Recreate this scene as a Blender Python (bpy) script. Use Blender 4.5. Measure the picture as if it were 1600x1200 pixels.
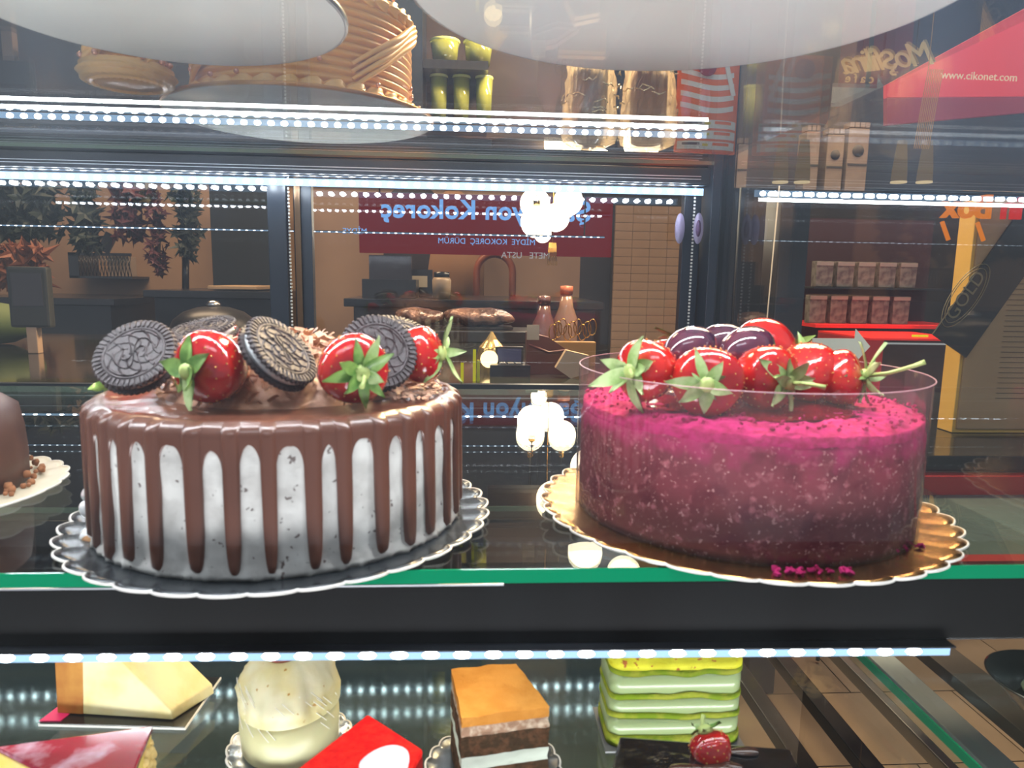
import bpy, bmesh, math, random
from mathutils import Vector, Matrix, noise, Euler
random.seed(7)
C = bpy.context.scene.collection
PI = math.pi; sin = math.sin; cos = math.cos
for o in list(bpy.data.objects): bpy.data.objects.remove(o)
ZC = 1.159                                   # lens height above the shop floor
# ---------------- camera
F = 1095.8; PITCH = .1486; ROLL = .0165; YAW = math.radians(3.5)
cd = bpy.data.cameras.new('camera'); cam = bpy.data.objects.new('camera', cd); C.objects.link(cam)
fw = Vector((0, cos(PITCH), -sin(PITCH))); up = Vector((0, sin(PITCH), cos(PITCH))); rt = Vector((1, 0, 0))
R_ = cos(ROLL)*rt + sin(ROLL)*up; U_ = -sin(ROLL)*rt + cos(ROLL)*up
def tw(v):                                   # lens axes -> case axes (case turned 3.5 degrees)
    return Vector((v.x*cos(YAW)+v.y*sin(YAW), -v.x*sin(YAW)+v.y*cos(YAW), v.z))
fw, R_, U_ = tw(fw), tw(R_), tw(U_)
cam.matrix_world = Matrix(((R_.x, U_.x, -fw.x, 0), (R_.y, U_.y, -fw.y, 0), (R_.z, U_.z, -fw.z, ZC), (0, 0, 0, 1)))
cd.sensor_width = 36; cd.lens = F/1600*36; cd.clip_start = .01; cd.clip_end = 60
cd.dof.use_dof = True; cd.dof.focus_distance = 1.25; cd.dof.aperture_fstop = 15
S = bpy.context.scene; S.camera = cam
# ---------------- world, exposure
w = bpy.data.worlds.new('mall'); S.world = w; w.use_nodes = True
w.node_tree.nodes['Background'].inputs[0].default_value = (.80, .88, 1, 1)
w.node_tree.nodes['Background'].inputs[1].default_value = .42
S.view_settings.view_transform = 'Standard'; S.view_settings.look = 'None'
S.view_settings.exposure = 0.0; S.view_settings.gamma = 1; S.view_settings.use_curve_mapping = False
S.cycles.max_bounces = 10; S.cycles.transparent_max_bounces = 40; S.cycles.glossy_bounces = 5
S.cycles.sample_clamp_indirect = 4; S.cycles.caustics_reflective = False; S.cycles.caustics_refractive = False
LEDS = {'front_top': 70, 'rear_top': 100, 'front_mid': 75, 'shop': 7, 'rear_mid': 22, 'rear_low': 45}
def area(name, loc, rot, sx, sy, p, col):
    l = bpy.data.lights.new(name, 'AREA'); l.shape = 'RECTANGLE'; l.size = sx; l.size_y = sy; l.energy = p; l.color = col
    o = bpy.data.objects.new(name, l); C.objects.link(o); o.location = loc; o.rotation_euler = rot; return o
area('shop_ceiling_light', (-1.2, 2.6, 2.9), (0, 0, 0), 1.6, .3, 66, (1, .72, .45))
area('shop_ceiling_light', (1.6, 2.45, 2.9), (0, 0, 0), 1.6, .3, 55, (1, .72, .45))
area('added_fill_uplight', (0, -.33, .04), (math.radians(152), 0, 0), 2.2, .45, 66, (.93, .95, 1))  # unseen fill lamp added to brighten board undersides and cake fronts
area('case_front_tube', (-.30, .385, 1.159+.156), (math.radians(-5), 0, 0), 1.25, .012, 6, (.90, .95, 1))
area('case_rear_tube', (-.30, .99, 1.159+.116), (math.radians(-97), 0, 0), 1.25, .005, 1.3, (.90, .95, 1))
area('case_low_tube', (-.30, .40, 1.159-.205), (math.radians(16), 0, 0), 1.25, .010, .6, (.92, .96, 1))
area('added_floor_fill', (1.15, 1.75, 2.95), (0, 0, 0), 1.2, .4, 45, (1, .86, .68))  # lamp added to brighten the dark floor beside the case
area('shop_spot_light', (.35, 1.45, 2.05), (math.radians(-32), math.radians(34), 0), .25, .25, 48, (1, .72, .38))
area('mall_ceiling_light', (-.3, -1.2, 2.9), (0, 0, 0), 1.6, .5, 22, (.85, .92, 1))

def at(px, py, Y):                           # the point at case depth Y that stands at a given place of the photograph
    d = fw + (px-800)/F*R_ + (600-py)/F*U_
    return Vector((0, 0, ZC)) + d*(Y/d.y)
def atz(px, py, z):
    d = fw + (px-800)/F*R_ + (600-py)/F*U_
    return Vector((0, 0, ZC)) + d*((z-ZC)/d.z)

# ---------------- materials
MATS = {}
def mat(name, col=(.5, .5, .5), rough=.5, metal=0, emit=None, es=0, bump=0, bscale=50, col2=None, cscale=20, cmix=(.4, .6),
        sss=0, coat=0, trans=0, alpha=1, spec=.5, detail=4, dist=.002):
    if name in MATS: return MATS[name]
    m = bpy.data.materials.new(name); m.use_nodes = True; nt = m.node_tree; N = nt.nodes; L = nt.links
    b = N['Principled BSDF']; b.inputs['Base Color'].default_value = (*col, 1); b.inputs['Roughness'].default_value = rough
    b.inputs['Metallic'].default_value = metal; b.inputs['Specular IOR Level'].default_value = spec
    if emit: b.inputs['Emission Color'].default_value = (*emit, 1); b.inputs['Emission Strength'].default_value = es
    if sss:
        b.inputs['Subsurface Weight'].default_value = sss; b.inputs['Subsurface Scale'].default_value = .006
        b.inputs['Subsurface Radius'].default_value = (1, .6, .4)
    b.inputs['Coat Weight'].default_value = coat; b.inputs['Coat Roughness'].default_value = .06
    b.inputs['Transmission Weight'].default_value = trans; b.inputs['Alpha'].default_value = alpha
    tc = N.new('ShaderNodeTexCoord')
    if col2:
        n = N.new('ShaderNodeTexNoise'); n.inputs['Scale'].default_value = cscale; n.inputs['Detail'].default_value = detail
        r = N.new('ShaderNodeValToRGB'); r.color_ramp.elements[0].position = cmix[0]; r.color_ramp.elements[1].position = cmix[1]
        r.color_ramp.elements[0].color = (*col, 1); r.color_ramp.elements[1].color = (*col2, 1)
        L.new(tc.outputs['Object'], n.inputs['Vector']); L.new(n.outputs[0], r.inputs[0]); L.new(r.outputs[0], b.inputs['Base Color'])
    if bump:
        n2 = N.new('ShaderNodeTexNoise'); n2.inputs['Scale'].default_value = bscale; n2.inputs['Detail'].default_value = 5
        bp = N.new('ShaderNodeBump'); bp.inputs['Strength'].default_value = bump; bp.inputs['Distance'].default_value = dist
        L.new(tc.outputs['Object'], n2.inputs['Vector']); L.new(n2.outputs[0], bp.inputs['Height']); L.new(bp.outputs[0], b.inputs['Normal'])
    MATS[name] = m; return m
def thin_ior(N, L, fr, ior):                 # a pane is not refracted, so its far face takes the same ratio as its near one
    ge = N.new('ShaderNodeNewGeometry'); mr = N.new('ShaderNodeMapRange'); mr.inputs[3].default_value = ior; mr.inputs[4].default_value = 1/ior
    L.new(ge.outputs['Backfacing'], mr.inputs[0]); L.new(mr.outputs[0], fr.inputs[0])
def glass(name, tint=(1, 1, 1), ior=1.5, rough=0.0, film=0, streak=False, fcol=(.8, .9, 1)):
    if name in MATS: return MATS[name]
    m = bpy.data.materials.new(name); m.use_nodes = True; nt = m.node_tree; N = nt.nodes; L = nt.links
    N.clear(); out = N.new('ShaderNodeOutputMaterial')
    t = N.new('ShaderNodeBsdfTransparent'); t.inputs[0].default_value = (*tint, 1)
    g = N.new('ShaderNodeBsdfGlossy'); g.inputs['Roughness'].default_value = rough
    fr = N.new('ShaderNodeFresnel'); thin_ior(N, L, fr, ior)
    mx = N.new('ShaderNodeMixShader'); L.new(fr.outputs[0], mx.inputs[0]); L.new(t.outputs[0], mx.inputs[1]); L.new(g.outputs[0], mx.inputs[2])
    last = mx
    if film:                                 # translucent haze layer; on the front pane it paints a reflected veil, stronger upward
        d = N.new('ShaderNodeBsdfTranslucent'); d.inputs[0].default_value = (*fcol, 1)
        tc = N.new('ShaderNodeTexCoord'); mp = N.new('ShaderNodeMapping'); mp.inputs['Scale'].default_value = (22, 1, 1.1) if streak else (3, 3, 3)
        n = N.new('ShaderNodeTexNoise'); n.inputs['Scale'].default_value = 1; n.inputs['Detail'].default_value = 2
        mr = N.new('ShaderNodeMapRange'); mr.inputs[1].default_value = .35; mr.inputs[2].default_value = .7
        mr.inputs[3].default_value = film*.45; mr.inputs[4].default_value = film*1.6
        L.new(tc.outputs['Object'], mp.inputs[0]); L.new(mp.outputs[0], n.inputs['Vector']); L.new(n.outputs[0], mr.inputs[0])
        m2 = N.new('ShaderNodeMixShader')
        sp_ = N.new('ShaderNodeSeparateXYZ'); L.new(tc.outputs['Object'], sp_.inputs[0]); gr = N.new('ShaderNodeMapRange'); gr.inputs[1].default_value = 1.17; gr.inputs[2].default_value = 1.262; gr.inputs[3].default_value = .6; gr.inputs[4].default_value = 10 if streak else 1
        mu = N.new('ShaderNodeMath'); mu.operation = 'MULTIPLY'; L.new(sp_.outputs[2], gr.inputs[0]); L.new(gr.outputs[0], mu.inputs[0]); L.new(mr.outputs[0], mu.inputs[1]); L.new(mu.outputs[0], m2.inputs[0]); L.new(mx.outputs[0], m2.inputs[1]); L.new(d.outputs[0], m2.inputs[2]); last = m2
    L.new(last.outputs[0], out.inputs[0]); MATS[name] = m; return m
def emat(name, col, s):
    if name in MATS: return MATS[name]
    m = bpy.data.materials.new(name); m.use_nodes = True; N = m.node_tree.nodes; N.clear()
    e = N.new('ShaderNodeEmission'); e.inputs[0].default_value = (*col, 1); e.inputs[1].default_value = s
    o = N.new('ShaderNodeOutputMaterial'); m.node_tree.links.new(e.outputs[0], o.inputs[0]); MATS[name] = m; return m

black = mat('black metal', (.012, .013, .017), .28, 0, coat=.3)
navy = mat('dark blue grey paint', (.02, .027, .04), .3)
steel = mat('brushed steel', (.55, .55, .55), .28, 1)
alu = mat('aluminium', (.7, .72, .75), .35, 1)
shelfglass = glass('shelf glass', (.955, .975, .96), 1.5)
doorglass = glass('door glass', (.97, .97, .97), 1.5)
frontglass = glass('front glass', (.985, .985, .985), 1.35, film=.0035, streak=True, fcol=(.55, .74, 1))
greenedge = mat('green glass edge', (.0, .22, .095), .15, coat=.6, emit=None)

# ---------------- mesh helpers
class MB:
    def __init__(s): s.v = []; s.f = []; s.sm = []
    def add(s, v, f, smooth=False, M=None):
        n = len(s.v)
        s.v += [tuple(M @ Vector(p)) if M is not None else tuple(p) for p in v]
        s.f += [tuple(i+n for i in q) for q in f]; s.sm += [smooth]*len(f); return s
    def box(s, x0, x1, y0, y1, z0, z1, M=None):
        v = [(x, y, z) for z in (z0, z1) for y in (y0, y1) for x in (x0, x1)]
        return s.add(v, [(0, 2, 3, 1), (4, 5, 7, 6), (0, 1, 5, 4), (2, 6, 7, 3), (0, 4, 6, 2), (1, 3, 7, 5)], M=M)
    def lathe(s, prof, n=48, M=None, fr=None, smooth=True, cap=True):
        v = []; f = []
        for (r, z) in prof:
            for i in range(n):
                a = 2*PI*i/n; k = fr(a, r, z) if fr else r
                if isinstance(k, tuple): r2, z2 = k
                else: r2, z2 = k, z
                v.append((r2*cos(a), r2*sin(a), z2))
        for j in range(len(prof)-1):
            for i in range(n):
                a, b = j*n+i, j*n+(i+1) % n
                f.append((a, b, b+n, a+n))
        if cap:
            f.append(tuple(range(n-1, -1, -1))); k = (len(prof)-1)*n; f.append(tuple(range(k, k+n)))
        return s.add(v, f, smooth, M)
    def tube(s, pts, r, n=8, M=None, closed=False):
        pts = [Vector(p) for p in pts]; v = []; f = []; m = len(pts)
        rr = r if isinstance(r, (list, tuple)) else [r]*m
        prev = None
        for i, p in enumerate(pts):
            d = (pts[(i+1) % m] - pts[i-1]) if closed else (pts[min(i+1, m-1)] - pts[max(i-1, 0)])
            d.normalize()
            if prev is None: a = d.orthogonal().normalized()
            else: a = (prev - d*prev.dot(d)).normalized()
            prev = a; b = d.cross(a)
            for k in range(n):
                t = 2*PI*k/n; v.append(p + (a*cos(t)+b*sin(t))*rr[i])
        for i in range(m if closed else m-1):
            for k in range(n):
                q = ((i+1) % m)*n
                f.append((i*n+k, i*n+(k+1) % n, q+(k+1) % n, q+k))
        if not closed: f.append(tuple(range(n-1, -1, -1))); f.append(tuple(range((m-1)*n, m*n)))
        return s.add(v, f, True, M)
    def ball(s, c, r, n=12, M=None, k=8):
        prof = [(sin(PI*i/k)*r, -cos(PI*i/k)*r) for i in range(1, k)]
        M0 = Matrix.Translation(c); return s.lathe(prof, n, (M @ M0) if M is not None else M0)
    def prism(s, poly, z0, z1, M=None):      # polygon in xy raised along z
        n = len(poly); v = [(x, y, z0) for x, y in poly] + [(x, y, z1) for x, y in poly]
        f = [tuple(range(n-1, -1, -1)), tuple(range(n, 2*n))] + [(i, (i+1) % n, (i+1) % n+n, i+n) for i in range(n)]
        return s.add(v, f, M=M)
    def obj(s, name, m, parent=None, loc=None, bevel=0, seg=2, sub=0):
        me = bpy.data.meshes.new(name); me.from_pydata(s.v, [], s.f); me.materials.append(m)
        me.polygons.foreach_set('use_smooth', s.sm)
        o = bpy.data.objects.new(name, me); C.objects.link(o); o.parent = parent
        if loc is not None: o.location = loc
        bm = bmesh.new(); bm.from_mesh(me); bmesh.ops.recalc_face_normals(bm, faces=bm.faces)
        if bevel: bmesh.ops.bevel(bm, geom=bm.edges, offset=bevel, segments=seg, affect='EDGES', profile=.6)
        if sub: bmesh.ops.subdivide_edges(bm, edges=bm.edges, cuts=sub, use_grid_fill=True)
        bm.to_mesh(me); bm.free(); return o
def box(name, m, x0, x1, y0, y1, z0, z1, parent=None, bevel=0): return MB().box(x0, x1, y0, y1, z0, z1).obj(name, m, parent, bevel=bevel)
def thing(name, label, cat, loc=(0, 0, 0), group=None, rot=None):
    o = bpy.data.objects.new(name, None); C.objects.link(o); o.location = loc; o.empty_display_size = .02
    if rot is not None: o.rotation_euler = rot
    o['label'] = label; o['category'] = cat
    if group: o['group'] = group
    return o
def tag(o, label, cat, group=None):
    o['label'] = label; o['category'] = cat
    if group: o['group'] = group
    return o
def struct(o): o['kind'] = 'structure'; return o
def stuff(o): o['kind'] = 'stuff'; return o
def copy(o, parent):
    c = o.copy(); C.objects.link(c); c.parent = parent; return c
def basis(z, x=None):                        # rotation whose z axis is the given direction
    z = Vector(z).normalized(); x = Vector(x) if x else z.orthogonal()
    y = z.cross(x).normalized(); x = y.cross(z)
    return Matrix((x, y, z)).transposed()
def text(s, size, m, name, parent=None, M=None, mirror=False, depth=.002, spacing=1.0, shear=0, offset=0):
    cu = bpy.data.curves.new(name, 'FONT'); cu.body = s; cu.size = size; cu.extrude = depth; cu.align_x = 'CENTER'; cu.align_y = 'CENTER'
    cu.space_character = spacing; cu.shear = shear; cu.offset = offset; cu.resolution_u = 3
    t = bpy.data.objects.new(name, cu); C.objects.link(t); bpy.context.view_layer.update()
    me = bpy.data.meshes.new_from_object(t.evaluated_get(bpy.context.evaluated_depsgraph_get()))
    bpy.data.objects.remove(t); bpy.data.curves.remove(cu)
    T = Matrix.Rotation(PI/2, 4, 'X')
    if mirror: T = T @ Matrix.Diagonal((-1, 1, 1, 1))
    if M is not None: T = M @ T
    me.transform(T); me.materials.clear(); me.materials.append(m)
    o = bpy.data.objects.new(name, me); C.objects.link(o); o.parent = parent; return o
def rel(z): return ZC+z
Z0 = 1.0                                      # top of the glass shelf with the two big cakes
ZU = rel(.1685)                                # top of the upper shelf
ZL = rel(-.335)                               # top of the lower shelf
XR = .362; XL = -.95                          # side panes of the case
YF, YB = .368, 1.005                          # front and back edge of the shelves

# =====================================================================  SHOP SHELL
tan_w = mat('beige plaster', (.36, .235, .15), .7, col2=(.31, .20, .13), cscale=3)
tan_t = mat('beige glazed tile', (.42, .27, .16), .35, col2=(.36, .23, .135), cscale=4)
dark_w = mat('dark brown wall', (.035, .028, .028), .6, col2=(.022, .02, .024), cscale=3)
struct(box('wall_back', tan_w, -4.5, .62, 4.0, 4.1, 0, 3.0))
struct(box('wall_back', dark_w, .62, 6.5, 4.0, 4.1, 0, 3.0))
struct(box('wall_left', dark_w, -4.6, -4.5, 1.2, 4.1, 0, 3.0))
struct(box('wall_right', dark_w, 6.5, 6.6, 1.2, 4.1, 0, 3.0))
struct(box('ceiling', mat('ceiling paint', (.06, .055, .055), .8), -4.6, 6.6, 1.2, 4.1, 3.0, 3.1))
struct(box('soffit', mat('blue grey soffit', (.045, .055, .085), .6), -4.5, 3.6, 3.93, 3.999, at(800, 281, 3.93).z, 2.999))
grout = mat('dark grout', (.05, .04, .035), .8)
fl = struct(box('floor', grout, -4.6, 6.6, -2.5, 4.1, -.05, -.006))
tl = mat('tan floor tile', (.30, .22, .155), .35, col2=(.24, .175, .12), cscale=4)
tbase = MB().box(-.298, .298, -.148, .148, -.012, 0).obj('floor_tile', tl, fl)
k = 0
for j in range(10):
    for i in range(9):
        o = tbase if k == 0 else copy(tbase, fl)
        o.location = (-1.6+.6*i+(j % 2)*.3, .75+.3*j, 0); k += 1
# glazed tiles of the strip of wall seen through the right sliding door
wp = thing('tile_panel', 'pale beige tiled wall panel seen through the rear door glass, right of the red sign', 'wall panel', (0, 3.9, 0))
a = at(962, 320, 3.9); b = at(1100, 620, 3.9)
MB().box(a.x, b.x+.1, .02, .08, b.z-.1, a.z).obj('backing', grout, wp)
tw_, th_ = .098, .046
tb = MB().box(-tw_/2+.001, tw_/2-.001, -.004, .02, -th_/2+.001, th_/2-.001).obj('tile', tan_t, wp); k = 0
for j in range(int((a.z-b.z)/th_)+1):
    for i in range(6):
        o = tb if k == 0 else copy(tb, wp); o.location = (a.x+.05+i*tw_, random.uniform(-.001, .001), a.z-.025-j*th_); k += 1

# =====================================================================  DISPLAY CASE
case = thing('display_case', 'black framed glass pastry display case with lit shelves', 'display case', (0, 0, 0))
def cb(name, m, *a, bevel=.0015): return box(name, m, *a, parent=case, bevel=bevel)
cb('top_rail', black, XL, XR, 1.03, 1.08, rel(.140), rel(.163))
cb('top_rail', black, XL, XR, 1.045, 1.085, rel(.166), rel(.186))
for z in (.1465, .1505, .1712, .1755): cb('rail_bead', alu, XL, XR-.03, 1.0285 if z < .16 else 1.0435, 1.031 if z < .16 else 1.046, rel(z), rel(z+.0009), bevel=0)
cb('sill_rail', mat('olive grey metal', (.06, .058, .045), .22, coat=.4), XL, XR, 1.012, 1.08, rel(-.205), rel(-.168))
cb('rail_bead', alu, XL, XR, 1.0105, 1.012, rel(-.1735), rel(-.172), bevel=0)
cb('rail_bead', alu, XL, XR, 1.0105, 1.012, rel(-.188), rel(-.1872), bevel=0)
for i, zz in enumerate((-.36, )): cb('lower_rail', black, XL, XR, 1.02, 1.08, rel(zz-.03), rel(zz))
cb('corner_post', navy, XR-.016, XR-.002, 1.02, 1.085, rel(-.40), rel(.40))
cb('rear_post', black, XR+.0, XR+.02, 1.03, 1.085, rel(-.40), rel(.40))
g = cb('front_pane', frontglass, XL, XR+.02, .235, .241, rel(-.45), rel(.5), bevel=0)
sideglass = glass('side glass', (.97, .985, .975), 1.5)
cb('side_pane', sideglass, XR+.002, XR+.008, .245, 1.03, rel(-.36), rel(.42), bevel=0)
cb('side_pane', sideglass, XL-.008, XL-.002, .245, 1.03, rel(-.36), rel(.42), bevel=0)
for x in (XL, ): cb('corner_post', navy, x-.03, x-.008, 1.02, 1.085, rel(-.40), rel(.40))
cb('base', mat('dark plinth', (.03, .03, .032), .5), XL, XR-.42, .27, 1.03, .1, rel(-.566))
cb('deck', mat('satin steel deck', (.24, .29, .27), .13, .75, bump=.03, bscale=20), XL, XR-.05, .42, 1.03, rel(-.565), rel(-.55))
cb('light_shield', black, XL, XR, .27, .285, .0, .50)  # unseen plate added to keep the uplight off the floor behind
# sliding doors behind the shelves
def door(x0, x1, y, label):
    t = thing('sliding_door', label, 'sliding door', (0, y, 0)); z0, z1 = rel(-.168), rel(.140); fwid = .026
    MB().box(x0, x0+fwid, -.008, .008, z0, z1).obj('stile', navy, t, bevel=.001)
    MB().box(x1-fwid, x1, -.008, .008, z0, z1).obj('stile', navy, t, bevel=.001)
    MB().box(x0+fwid, x1-fwid, -.007, .007, z1-.006, z1).obj('rail', navy, t)
    MB().box(x0+fwid, x1-fwid, -.007, .007, z0, z0+.008).obj('rail', navy, t)
    MB().box(x0+fwid, x1-fwid, -.002, .002, z0+.008, z1-.006).obj('pane', doorglass, t)
    return t
a = at(425, 400, 1.05).x; b = at(453, 400, 1.05).x; c = at(490, 400, 1.065).x
door(XL, b, 1.043, 'dark framed glass sliding door at the back of the case, left one')
d2 = door(c-.026, XR-.018, 1.066, 'dark framed glass sliding door at the back of the case, right one')
for px in (456, 1078):                        # brush seals with pale dotted edge
    p = at(px, 400, 1.04)
    m = MB()
    for i in range(62): m.box(p.x-.0012, p.x+.0012, 1.030, 1.032, rel(-.165)+i*.0049, rel(-.165)+i*.0049+.0027)
    o = m.obj('brush_seal', mat('pale seal', (.55, .55, .52), .5), case)
p = at(466, 400, 1.05); cb('door_track', mat('bronze', (.16, .10, .06), .3, 1), p.x-.004, p.x+.004, 1.052, 1.057, rel(-.165), rel(.138), bevel=0)

# shelves
topglass = glass('topmost shelf glass', (.975, .985, .975), 1.28)
def shelf(label, z, x1=XR-.001, gm=None, th=.008):
    t = thing('glass_shelf', label, 'shelf', (0, 0, z))
    MB().box(XL+.002, x1, YF+.0012, YB, -th, 0).obj('pane', gm or shelfglass, t)
    MB().box(XL+.002, x1, YF, YF+.001, -th, 0).obj('front_edge', greenedge, t, )
    MB().box(XL+.002, x1, YB+.0001, YB+.001, -th, 0).obj('back_edge', mat('pale glass edge', (.25, .33, .25), .15, coat=.5), t)
    return t
shelf('clear glass shelf with green front edge carrying the chocolate and the pink cake', Z0)
shelf('topmost glass shelf whose underside shows round cake boards', ZU, XR-.02, topglass, .005)
shelf('lowest glass shelf carrying the pastry slices', ZL)
cb('side_edge', greenedge, XR-.0008, XR+.0008, YF, YB, ZL-.008, ZL, bevel=0)
cb('front_rail', mat('glossy black rail', (.010, .010, .010), .25, spec=.25), XL, XR, YF+.006, YF+.016, rel(-.2085), rel(-.169))
cb('rail_bead', alu, XL, .02, YF+.0045, YF+.0055, rel(-.1705), rel(-.1695), bevel=0)

def strip(label, key, y, z, x0, x1, h=.004, step=.0177, dia=.004, face=(0, -1, 0), dcol=(.42, .68, 1), ds=1.0, dome=.0008, cap=.0045, back=False, grp=None):
    t = thing('light_strip', label, 'light', (0, y, z))
    if not back: MB().box(x0, x1, .0022, .0062, -h*.7, h*.7).obj('channel', black, t)
    MB().box(x0, x1, -cap, .0062, h*.7+.0002, h*.7+.0012).obj('cap', black, t)
    df = MB().box(x0, x1, 0, .002, -h/2, h/2).obj('diffuser', emat('led diffuser '+key, dcol, ds), t)
    e = emat('led '+key, (.80, .90, 1), LEDS[key]); n = int((x1-x0)/step); b0 = None
    for i in range(n):
        if b0 is None:
            b0 = MB().lathe([(dia*.5, -.0006 if not back else -.0034), (dia*.5, dome*.4), (dia*.35, dome*.8), (dia*.1, dome)], 8, Matrix.Rotation(PI/2, 4, 'X') @ Matrix.Diagonal((1.5, .62*h/dia*1.2, 1, 1)), smooth=False).obj('led', e, df); o = b0
        else: o = copy(b0, df)
        o.location = (x0+step*(i+.5), -.0006, 0)
    return t
def strip_down(*a, **k): pass
s = strip('bright light strip of white diodes below the front of the cake shelf, above the pastries', 'front_mid', YF+.003, rel(-.212), XL, .285, h=.0056, dia=.0064, ds=1.5)
s.rotation_euler = (0, .009, 0); s.location.z += .0012
strip('bright light strip under the back of the topmost shelf, above the glass doors', 'rear_top', 1.0, rel(.1255), XL, XR-.035, h=.0095, dia=.0062, ds=2.2, cap=.016, back=True)
strip('light strip under the back of the cake shelf, seen between the two big cakes', 'rear_mid', 1.0, rel(-.198), XL, XR-.035, h=.003, dia=.004)
strip('upper of two light strips low at the case back, mirrored in the deck', 'rear_low', 1.0, rel(-.437), XL, .28, h=.003, dia=.004)
strip('lower of two light strips low at the case back, mirrored in the deck', 'rear_low', 1.0, rel(-.476), XL, .28, h=.003, dia=.004)
s = strip('light strip along the front of the topmost shelf, mirrored in the rear glass', 'front_top', YF+.012, ZU-.0105, XL, XR-.02, h=.005, dia=.0055, dome=.0045)
s.rotation_euler = (PI/2, 0, 0)

pz = at(400, 360, 1.75); t = strip('reflected dotted light strip, built as a solid strip just behind the rear doors', 'shop', 1.75, pz.z, -1.5, .33, h=.0025, dia=.0042, ds=.5)  # strip added in place of a diode reflection in the rear glass
for x in (-1.45, .28): MB().tube([(x, .004, .004), (x, .004, 2.999-pz.z)], .002, 5).obj('hanger', black, t)
# =====================================================================  BIG CAKES
C1 = Vector((-.1217, .466, Z0)); C2 = Vector((.1925, .477, Z0))
def scallop_board(label, c, R, n, m, rim):
    t = thing('cake_board', label, 'cake board', c)
    def fr(a, r, z):
        s = abs(sin(n*a/2)); k = max(0, (r/R-.80)/.2)
        return (r*(1-.036*k*(1-s**.7)), z + .0022*k*k*(1 if z > .0 else 1) - (.0012*(1-s)*k if k > 0 else 0))
    prof = [(.001, .0006)] + [(R*q, .0006) for q in (.5, .8, .85, .9, .95, 1)] + [(R, .0016)] + [(R*q, .0016) for q in (.95, .9, .85, .8, .5)] + [(.001, .0016)]
    MB().lathe(prof, n*16, fr=fr).obj('plate', m, t)
    v = []
    for i in range(n*16):
        a = 2*PI*i/(n*16); r, z = fr(a, R, .0010); v.append((r*cos(a)*1.002, r*sin(a)*1.002, z))
    MB().tube(v, .0008, 6, closed=True).obj('rim', rim, t)
    return t
white_rim = mat('white card edge', (.75, .72, .66), .5)
bsilver = mat('black foil board', (.035, .04, .045), .22, .25, bump=.15, bscale=30)
gold = mat('gold foil board', (.50, .27, .10), .26, 1, bump=.35, bscale=55, col2=(.68, .42, .16), cscale=30)
scallop_board('black scalloped cake board with pale rim under the dripping chocolate cake', C1, .1352, 34, bsilver, white_rim)
scallop_board('gold scalloped cake board with pale rim under the pink velvet cake', C2, .1405, 34, gold, white_rim)

cream = mat('cookie cream frosting', (.63, .62, .575), .62, bump=.35, bscale=150, col2=(.46, .445, .41), cscale=60, cmix=(.38, .62))
# dark crumbs in the cream
def add_specks(m, scale, thr, col, socket='Base Color', stretch=(1, 1, 1), det=2, soft=.04):
    N = m.node_tree.nodes; L = m.node_tree.links; b = N['Principled BSDF']
    src = b.inputs[socket].links[0].from_socket if b.inputs[socket].links else None
    tc = N.new('ShaderNodeTexCoord'); mp = N.new('ShaderNodeMapping'); mp.inputs['Scale'].default_value = stretch
    n = N.new('ShaderNodeTexNoise'); n.inputs['Scale'].default_value = scale; n.inputs['Detail'].default_value = det
    r = N.new('ShaderNodeValToRGB'); r.color_ramp.elements[0].position = thr; r.color_ramp.elements[1].position = thr+soft
    mx = N.new('ShaderNodeMix'); mx.data_type = 'RGBA'
    L.new(tc.outputs['Object'], mp.inputs[0]); L.new(mp.outputs[0], n.inputs['Vector']); L.new(n.outputs[0], r.inputs[0]); L.new(r.outputs[0], mx.inputs['Factor'])
    if src: L.new(src, mx.inputs['A'])
    else: mx.inputs['A'].default_value = b.inputs[socket].default_value
    mx.inputs['B'].default_value = (*col, 1); L.new(mx.outputs['Result'], b.inputs[socket])
add_specks(cream, 260, .665, (.12, .09, .08)); add_specks(cream, 150, .755, (.09, .06, .05))
ganache = mat('milk chocolate ganache', (.098, .034, .019), .3, coat=.25, bump=.06, bscale=40, col2=(.12, .043, .025), cscale=14)
cake1 = thing('chocolate_drip_cake', 'tall white cream cake with milk chocolate dripping down its side', 'cake', C1+Vector((0, 0, .002)))
H1 = .0800; R1 = .1135
def rough_side(a, r, z):
    k = noise.noise(Vector((cos(a)*9, sin(a)*9, z*60)))*.0008
    if z < .012: k += max(0, noise.noise(Vector((cos(a)*40, sin(a)*40, z*200))))*.004*(1-z/.012)
    return r+k
prof = [(.001, 0), (R1+.001, 0)] + [(R1+(.0015 if z < .006 else 0), z) for z in [H1*i/26 for i in range(1, 26)]] + [(R1-.003, H1-.002), (.001, H1-.002)]
MB().lathe(prof, 260, fr=rough_side).obj('cream_body', cream, cake1)
NS = 2160; ND = 36
drips = []
for i in range(ND):
    drips.append((2*PI*i/ND+random.uniform(-.022, .022), random.choice([.078, .080, .079, .081, .077, .078, .080, .076, .079, .080, .062]), random.uniform(.36, .50)*PI/ND, random.uniform(.012, .020)))
prof_n = 34; V = []; Fc = []
tops = [0, .03, .06, .085, .0955, .0985, .1015, .1045, .108]
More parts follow.
